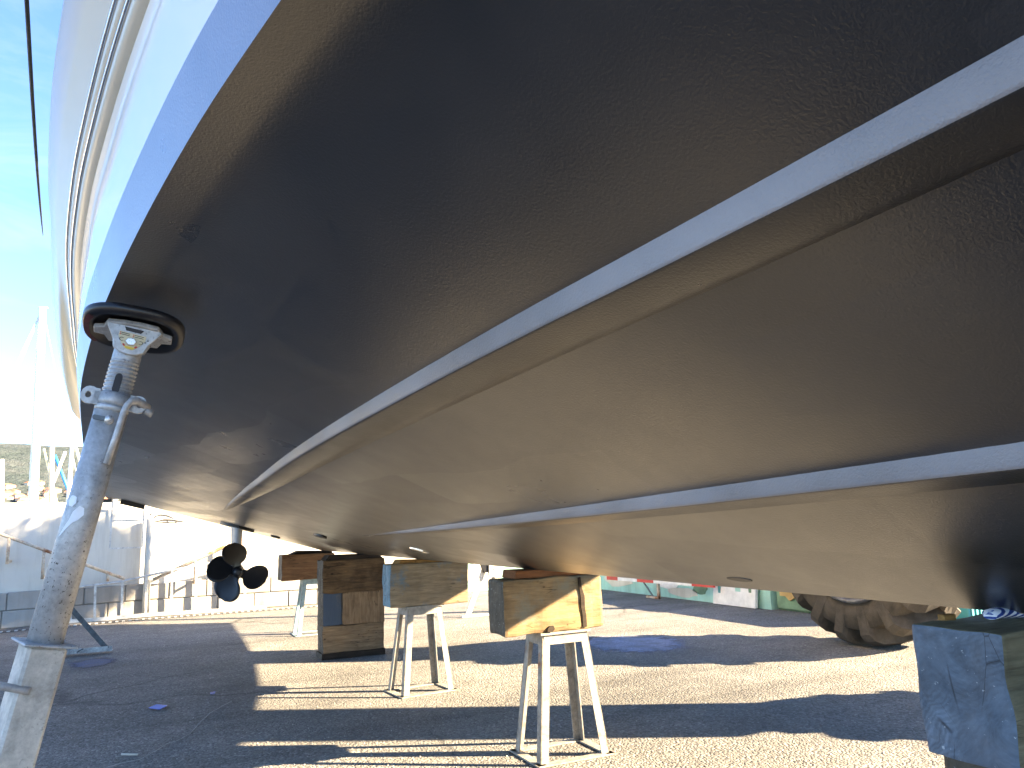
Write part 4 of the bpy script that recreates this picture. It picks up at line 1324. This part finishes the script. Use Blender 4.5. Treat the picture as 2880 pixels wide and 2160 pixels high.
# hill
th = NT('hill_scrub')
v = th.co()
nz = th.noise(v, .012, 8, .7); nz2 = th.noise(v, .05, 5, .7)
hc = th.ramp(nz, [(.3,(.040,.056,.052)),(.5,(.068,.082,.080)),(.7,(.11,.118,.115))])
hc = th.mix(.6, hc, th.ramp(nz2, [(.3,.55),(.7,1.35)]), 'MULTIPLY')
mh = th.out(hc, .95, 0, th.bump(th.math('ADD', nz, nz2), .8, 12.0), .1)
m = MB(); m.smooth = True
NX, NY = 90, 30
from mathutils import noise as mn
hv = []
def hill_h(x, y):
    t = (y-1100)/1500.0
    ridge = 245 - .075*(x+100) if x > -600 else 283 + .02*(x+600)
    ridge = max(60, ridge)
    s_ = max(0, min(1, t)); s_ = s_*s_*(3-2*s_)
    n_ = mn.fractal(Vector((x*.003, y*.003, 2.1)), 1.0, 2.0, 6)
    return ridge*s_ + n_*16*s_ + 4
for j in range(NY):
    for i in range(NX):
        x = -2600 + 5200*i/(NX-1); y = 1000 + 1700*j/(NY-1)
        hv.append((x, y, hill_h(x, y) if j > 0 else -2))
m.add(hv, [(j*NX+i, j*NX+i+1, (j+1)*NX+i+1, (j+1)*NX+i) for j in range(NY-1) for i in range(NX-1)])
setp(m.build('hill', mh, None, recalc=False), kind='structure')
# houses on the lower slope
hm1 = m_plain('house_wall', (.62,.52,.40), .8); hm2 = m_plain('house_roof', (.42,.17,.09), .8)
m = MB(); m.box((-9,-7,-6),(9,7,7)); m.mi = 1
m.add([(-10,-8,7),(10,-8,7),(10,8,7),(-10,8,7),(-6,0,11),(6,0,11)], [(0,1,5,4),(1,2,5),(2,3,4,5),(3,0,4)])
h0 = m.build('house', [hm1, hm2])
rh = random.Random(12)
spots = []
for k in range(46):
    u_ = rh.uniform(-40, 330); v_ = 1418 - abs(rh.gauss(0, 1))*34
    spots.append((u_, v_))
first = True
for (u_, v_) in spots:
    w = d + r2*((u_-1440)/2150.0) - u2*((v_-1080)/2150.0)
    hit = None
    y = 1050.0
    while y < 2600:
        q = Vector((0,0,1.2)) + w*(y/w.y)
        if hill_h(q.x, q.y) > q.z: hit = q; break
        y += 8
    if hit is None: continue
    o = h0 if first else h0.copy()
    if not first: col.objects.link(o)
    first = False
    o.location = (hit.x, hit.y, hill_h(hit.x, hit.y)-1)
    o.rotation_euler = (0,0,rh.uniform(0,3)); sc = rh.uniform(.6,1.25); o.scale = (sc*rh.uniform(.8,1.6), sc, sc*.8)
    setp(o, 'small far house with a tiled roof on the lower hillside', 'house', 'houses on the far hillside')

# ------------------------------------------------------------------ small things on the ground
def ground_pt(u_, v_, z=0.0):
    w = d + r2*((u_-1440)/2150.0) - u2*((v_-1080)/2150.0)
    return Vector((0,0,1.2)) + w*((z-1.2)/w.z)
def stain(pts, mat, label, z=.004):
    m = MB(); P = [ground_pt(*q) for q in pts]
    ctr = sum(P, Vector())/len(P)
    dense = []
    n = len(P)
    for i in range(n):
        p0_, p1_, p2_, p3_ = P[i-1], P[i], P[(i+1)%n], P[(i+2)%n]
        for k in range(5):
            t = k/5
            dense.append(.5*((2*p1_) + (p2_-p0_)*t + (2*p0_-5*p1_+4*p2_-p3_)*t*t + (3*p1_-p0_-3*p2_+p3_)*t**3))
    m.add([(ctr.x,ctr.y,z)]+[(p.x,p.y,z) for p in dense], [(0,1+k,1+(k+1)%len(dense)) for k in range(len(dense))])
    o = m.build('paint_stain', mat, None, recalc=False)
    return setp(o, label, 'stain', 'blue stains on the asphalt')
def m_stain(name, c):
    t = NT(name); v = t.co()
    cell = t.voro(v, 75, out='Color'); n = t.noise(v, 6, 5, .7)
    cc = t.ramp(cell, [(0,tuple(x*.7 for x in c)),(1,tuple(x*1.35 for x in c))])
    t.out(t.mix(t.ramp(n, [(.4,0.0),(.62,.55)]), cc, (.15,.145,.135)), .8, 0, t.bump(t.voro(v,75), .6, -.01), .3)
    sep = t.node('ShaderNodeVectorMath', operation='DISTANCE'); sep.inputs[1].default_value = (.5,.5,0)
    flat = t.node('ShaderNodeVectorMath', operation='MULTIPLY'); flat.inputs[1].default_value = (1,1,0)
    t.l.new(t.tc.outputs['Generated'], flat.inputs[0]); t.l.new(flat.outputs[0], sep.inputs[0])
    edge = t.math('ADD', t.math('MULTIPLY', sep.outputs['Value'], 1.0), t.math('MULTIPLY', t.noise(v, 5, 6, .8), .5))
    fac = t.ramp(edge, [(.50, .9), (.68, 0.0)])
    tr = t.node('ShaderNodeBsdfTransparent'); mx = t.node('ShaderNodeMixShader')
    t.l.new(fac, mx.inputs[0]); t.l.new(tr.outputs[0], mx.inputs[1]); t.l.new(t.b.outputs[0], mx.inputs[2])
    t.l.new(mx.outputs[0], t.n['Material Output'].inputs['Surface'])
    return t.m
mst = m_stain('blue_ground_stain', (.27,.31,.46)); mst2 = m_stain('dusky_ground_stain', (.10,.12,.20))
stain([(1640,1788),(1720,1790),(1850,1788),(1950,1795),(1990,1812),(1960,1832),(1880,1842),(1760,1846),(1650,1840),(1600,1815)], mst, 'bright blue oval stain on the asphalt behind the nearest trestle')
stain([(190,1858),(260,1850),(320,1848),(345,1860),(320,1876),(240,1886),(190,1884)], mst2, 'dusky blue stain beside the foot of the dark strut')
# blue scrap, stick and string
m = MB(); P = [ground_pt(*q) for q in ((418,1995),(440,1990),(470,1988),(468,1994),(448,2000),(425,2001))]
m.add([(p.x,p.y,.012+.010*(i%2)) for i,p in enumerate(P)], [(0,1,4,5),(1,2,3,4)])
o = single('plastic_scrap', m, m_plain('blue_plastic',(.02,.12,.55),.4), 'torn bright blue plastic scrap on the shaded asphalt', 'scrap', 'scraps on the asphalt')
o.modifiers.new('t','SOLIDIFY').thickness = .003
m = MB(); P = [ground_pt(*q) for q in ((590,1952),(606,1949),(604,1955),(592,1957))]
m.add([(p.x,p.y,.010) for p in P], [(0,1,2,3)])
o = single('plastic_scrap', m, m_plain('dull_blue_plastic',(.04,.10,.40),.5), 'tiny blue scrap nearer the sunlit edge of the shade', 'scrap', 'scraps on the asphalt')
o.modifiers.new('t','SOLIDIFY').thickness = .003
m = MB(); m.tube([ground_pt(342,2121,.008), ground_pt(365,2122,.008), ground_pt(387,2122,.008)], .006, 6)
single('stick', m, m_plain('pale_wood',(.55,.5,.42),.8), 'short pale stick on the asphalt near the leaning prop', 'stick')
m = MB(); P = [(300,2158),(345,2146),(395,2134),(440,2110),(470,2092),(500,2082),(535,2062),(560,2035),(590,2005),(625,1985),(652,1972)]
m.tube([ground_pt(a_, b_, .006)+Vector((0,0,.002*math.sin(i*2))) for i,(a_,b_) in enumerate(P)], .0018, 6)
single('string', m, m_plain('pale_string',(.36,.35,.32),.9), 'pale string winding across the shaded asphalt', 'string')
# scattered grit
m = MB(); rg = random.Random(5)
for k in range(1500):
    u_ = rg.uniform(80, 2880); v_ = 1780 + 380*rg.random()**.8
    p = ground_pt(u_, v_); s_ = rg.uniform(.0025,.007)
    a = rg.uniform(0,6.28)
    q = [(p.x+s_*math.cos(a+i*2.1)*rg.uniform(.7,1.2), p.y+s_*math.sin(a+i*2.1)*rg.uniform(.7,1.2), .001) for i in range(3)]
    m.add(q+[(p.x,p.y,s_*1.1)], [(0,1,3),(1,2,3),(2,0,3)])
o = m.build('grit', m_plain('grit_stone',(.30,.285,.26),.9,0,.5,40), None); setp(o, 'loose grit scattered over the asphalt', 'grit', kind='stuff')

# ------------------------------------------------------------------ pine added out of view to shade the wall
tree = empty('shade_pine', (9.4, 7.1, 0), 'unseen umbrella pine added beyond the mural wall to shade the white wall', 'tree')
m = MB(); m.tube([(9.4,7.1,0),(9.45,7.1,2.2),(9.35,7.13,4.4),(9.4,7.1,5.6)], [.12,.10,.08,.05], 10); m.build('trunk', W_brown, tree)
m = MB(); rt = random.Random(4)
for k in range(9000):
    th_ = rt.uniform(0,6.283); rr = math.sqrt(rt.random()); zz = rt.gauss(0,.33)
    p = Vector((9.2+1.0*rr*math.cos(th_), 7.02+.55*rr*math.sin(th_), 6.0+1.1*zz*(1.2-rr*.6)))
    a = Vector((rt.uniform(-1,1),rt.uniform(-1,1),rt.uniform(-1,1))).normalized(); c = a.orthogonal().normalized()*.035
    a *= .11
    m.add([p-c, p+c, p+a], [(0,1,2)])
m.build('crown', m_plain('pine_needles',(.045,.075,.03),.8), tree, recalc=False)
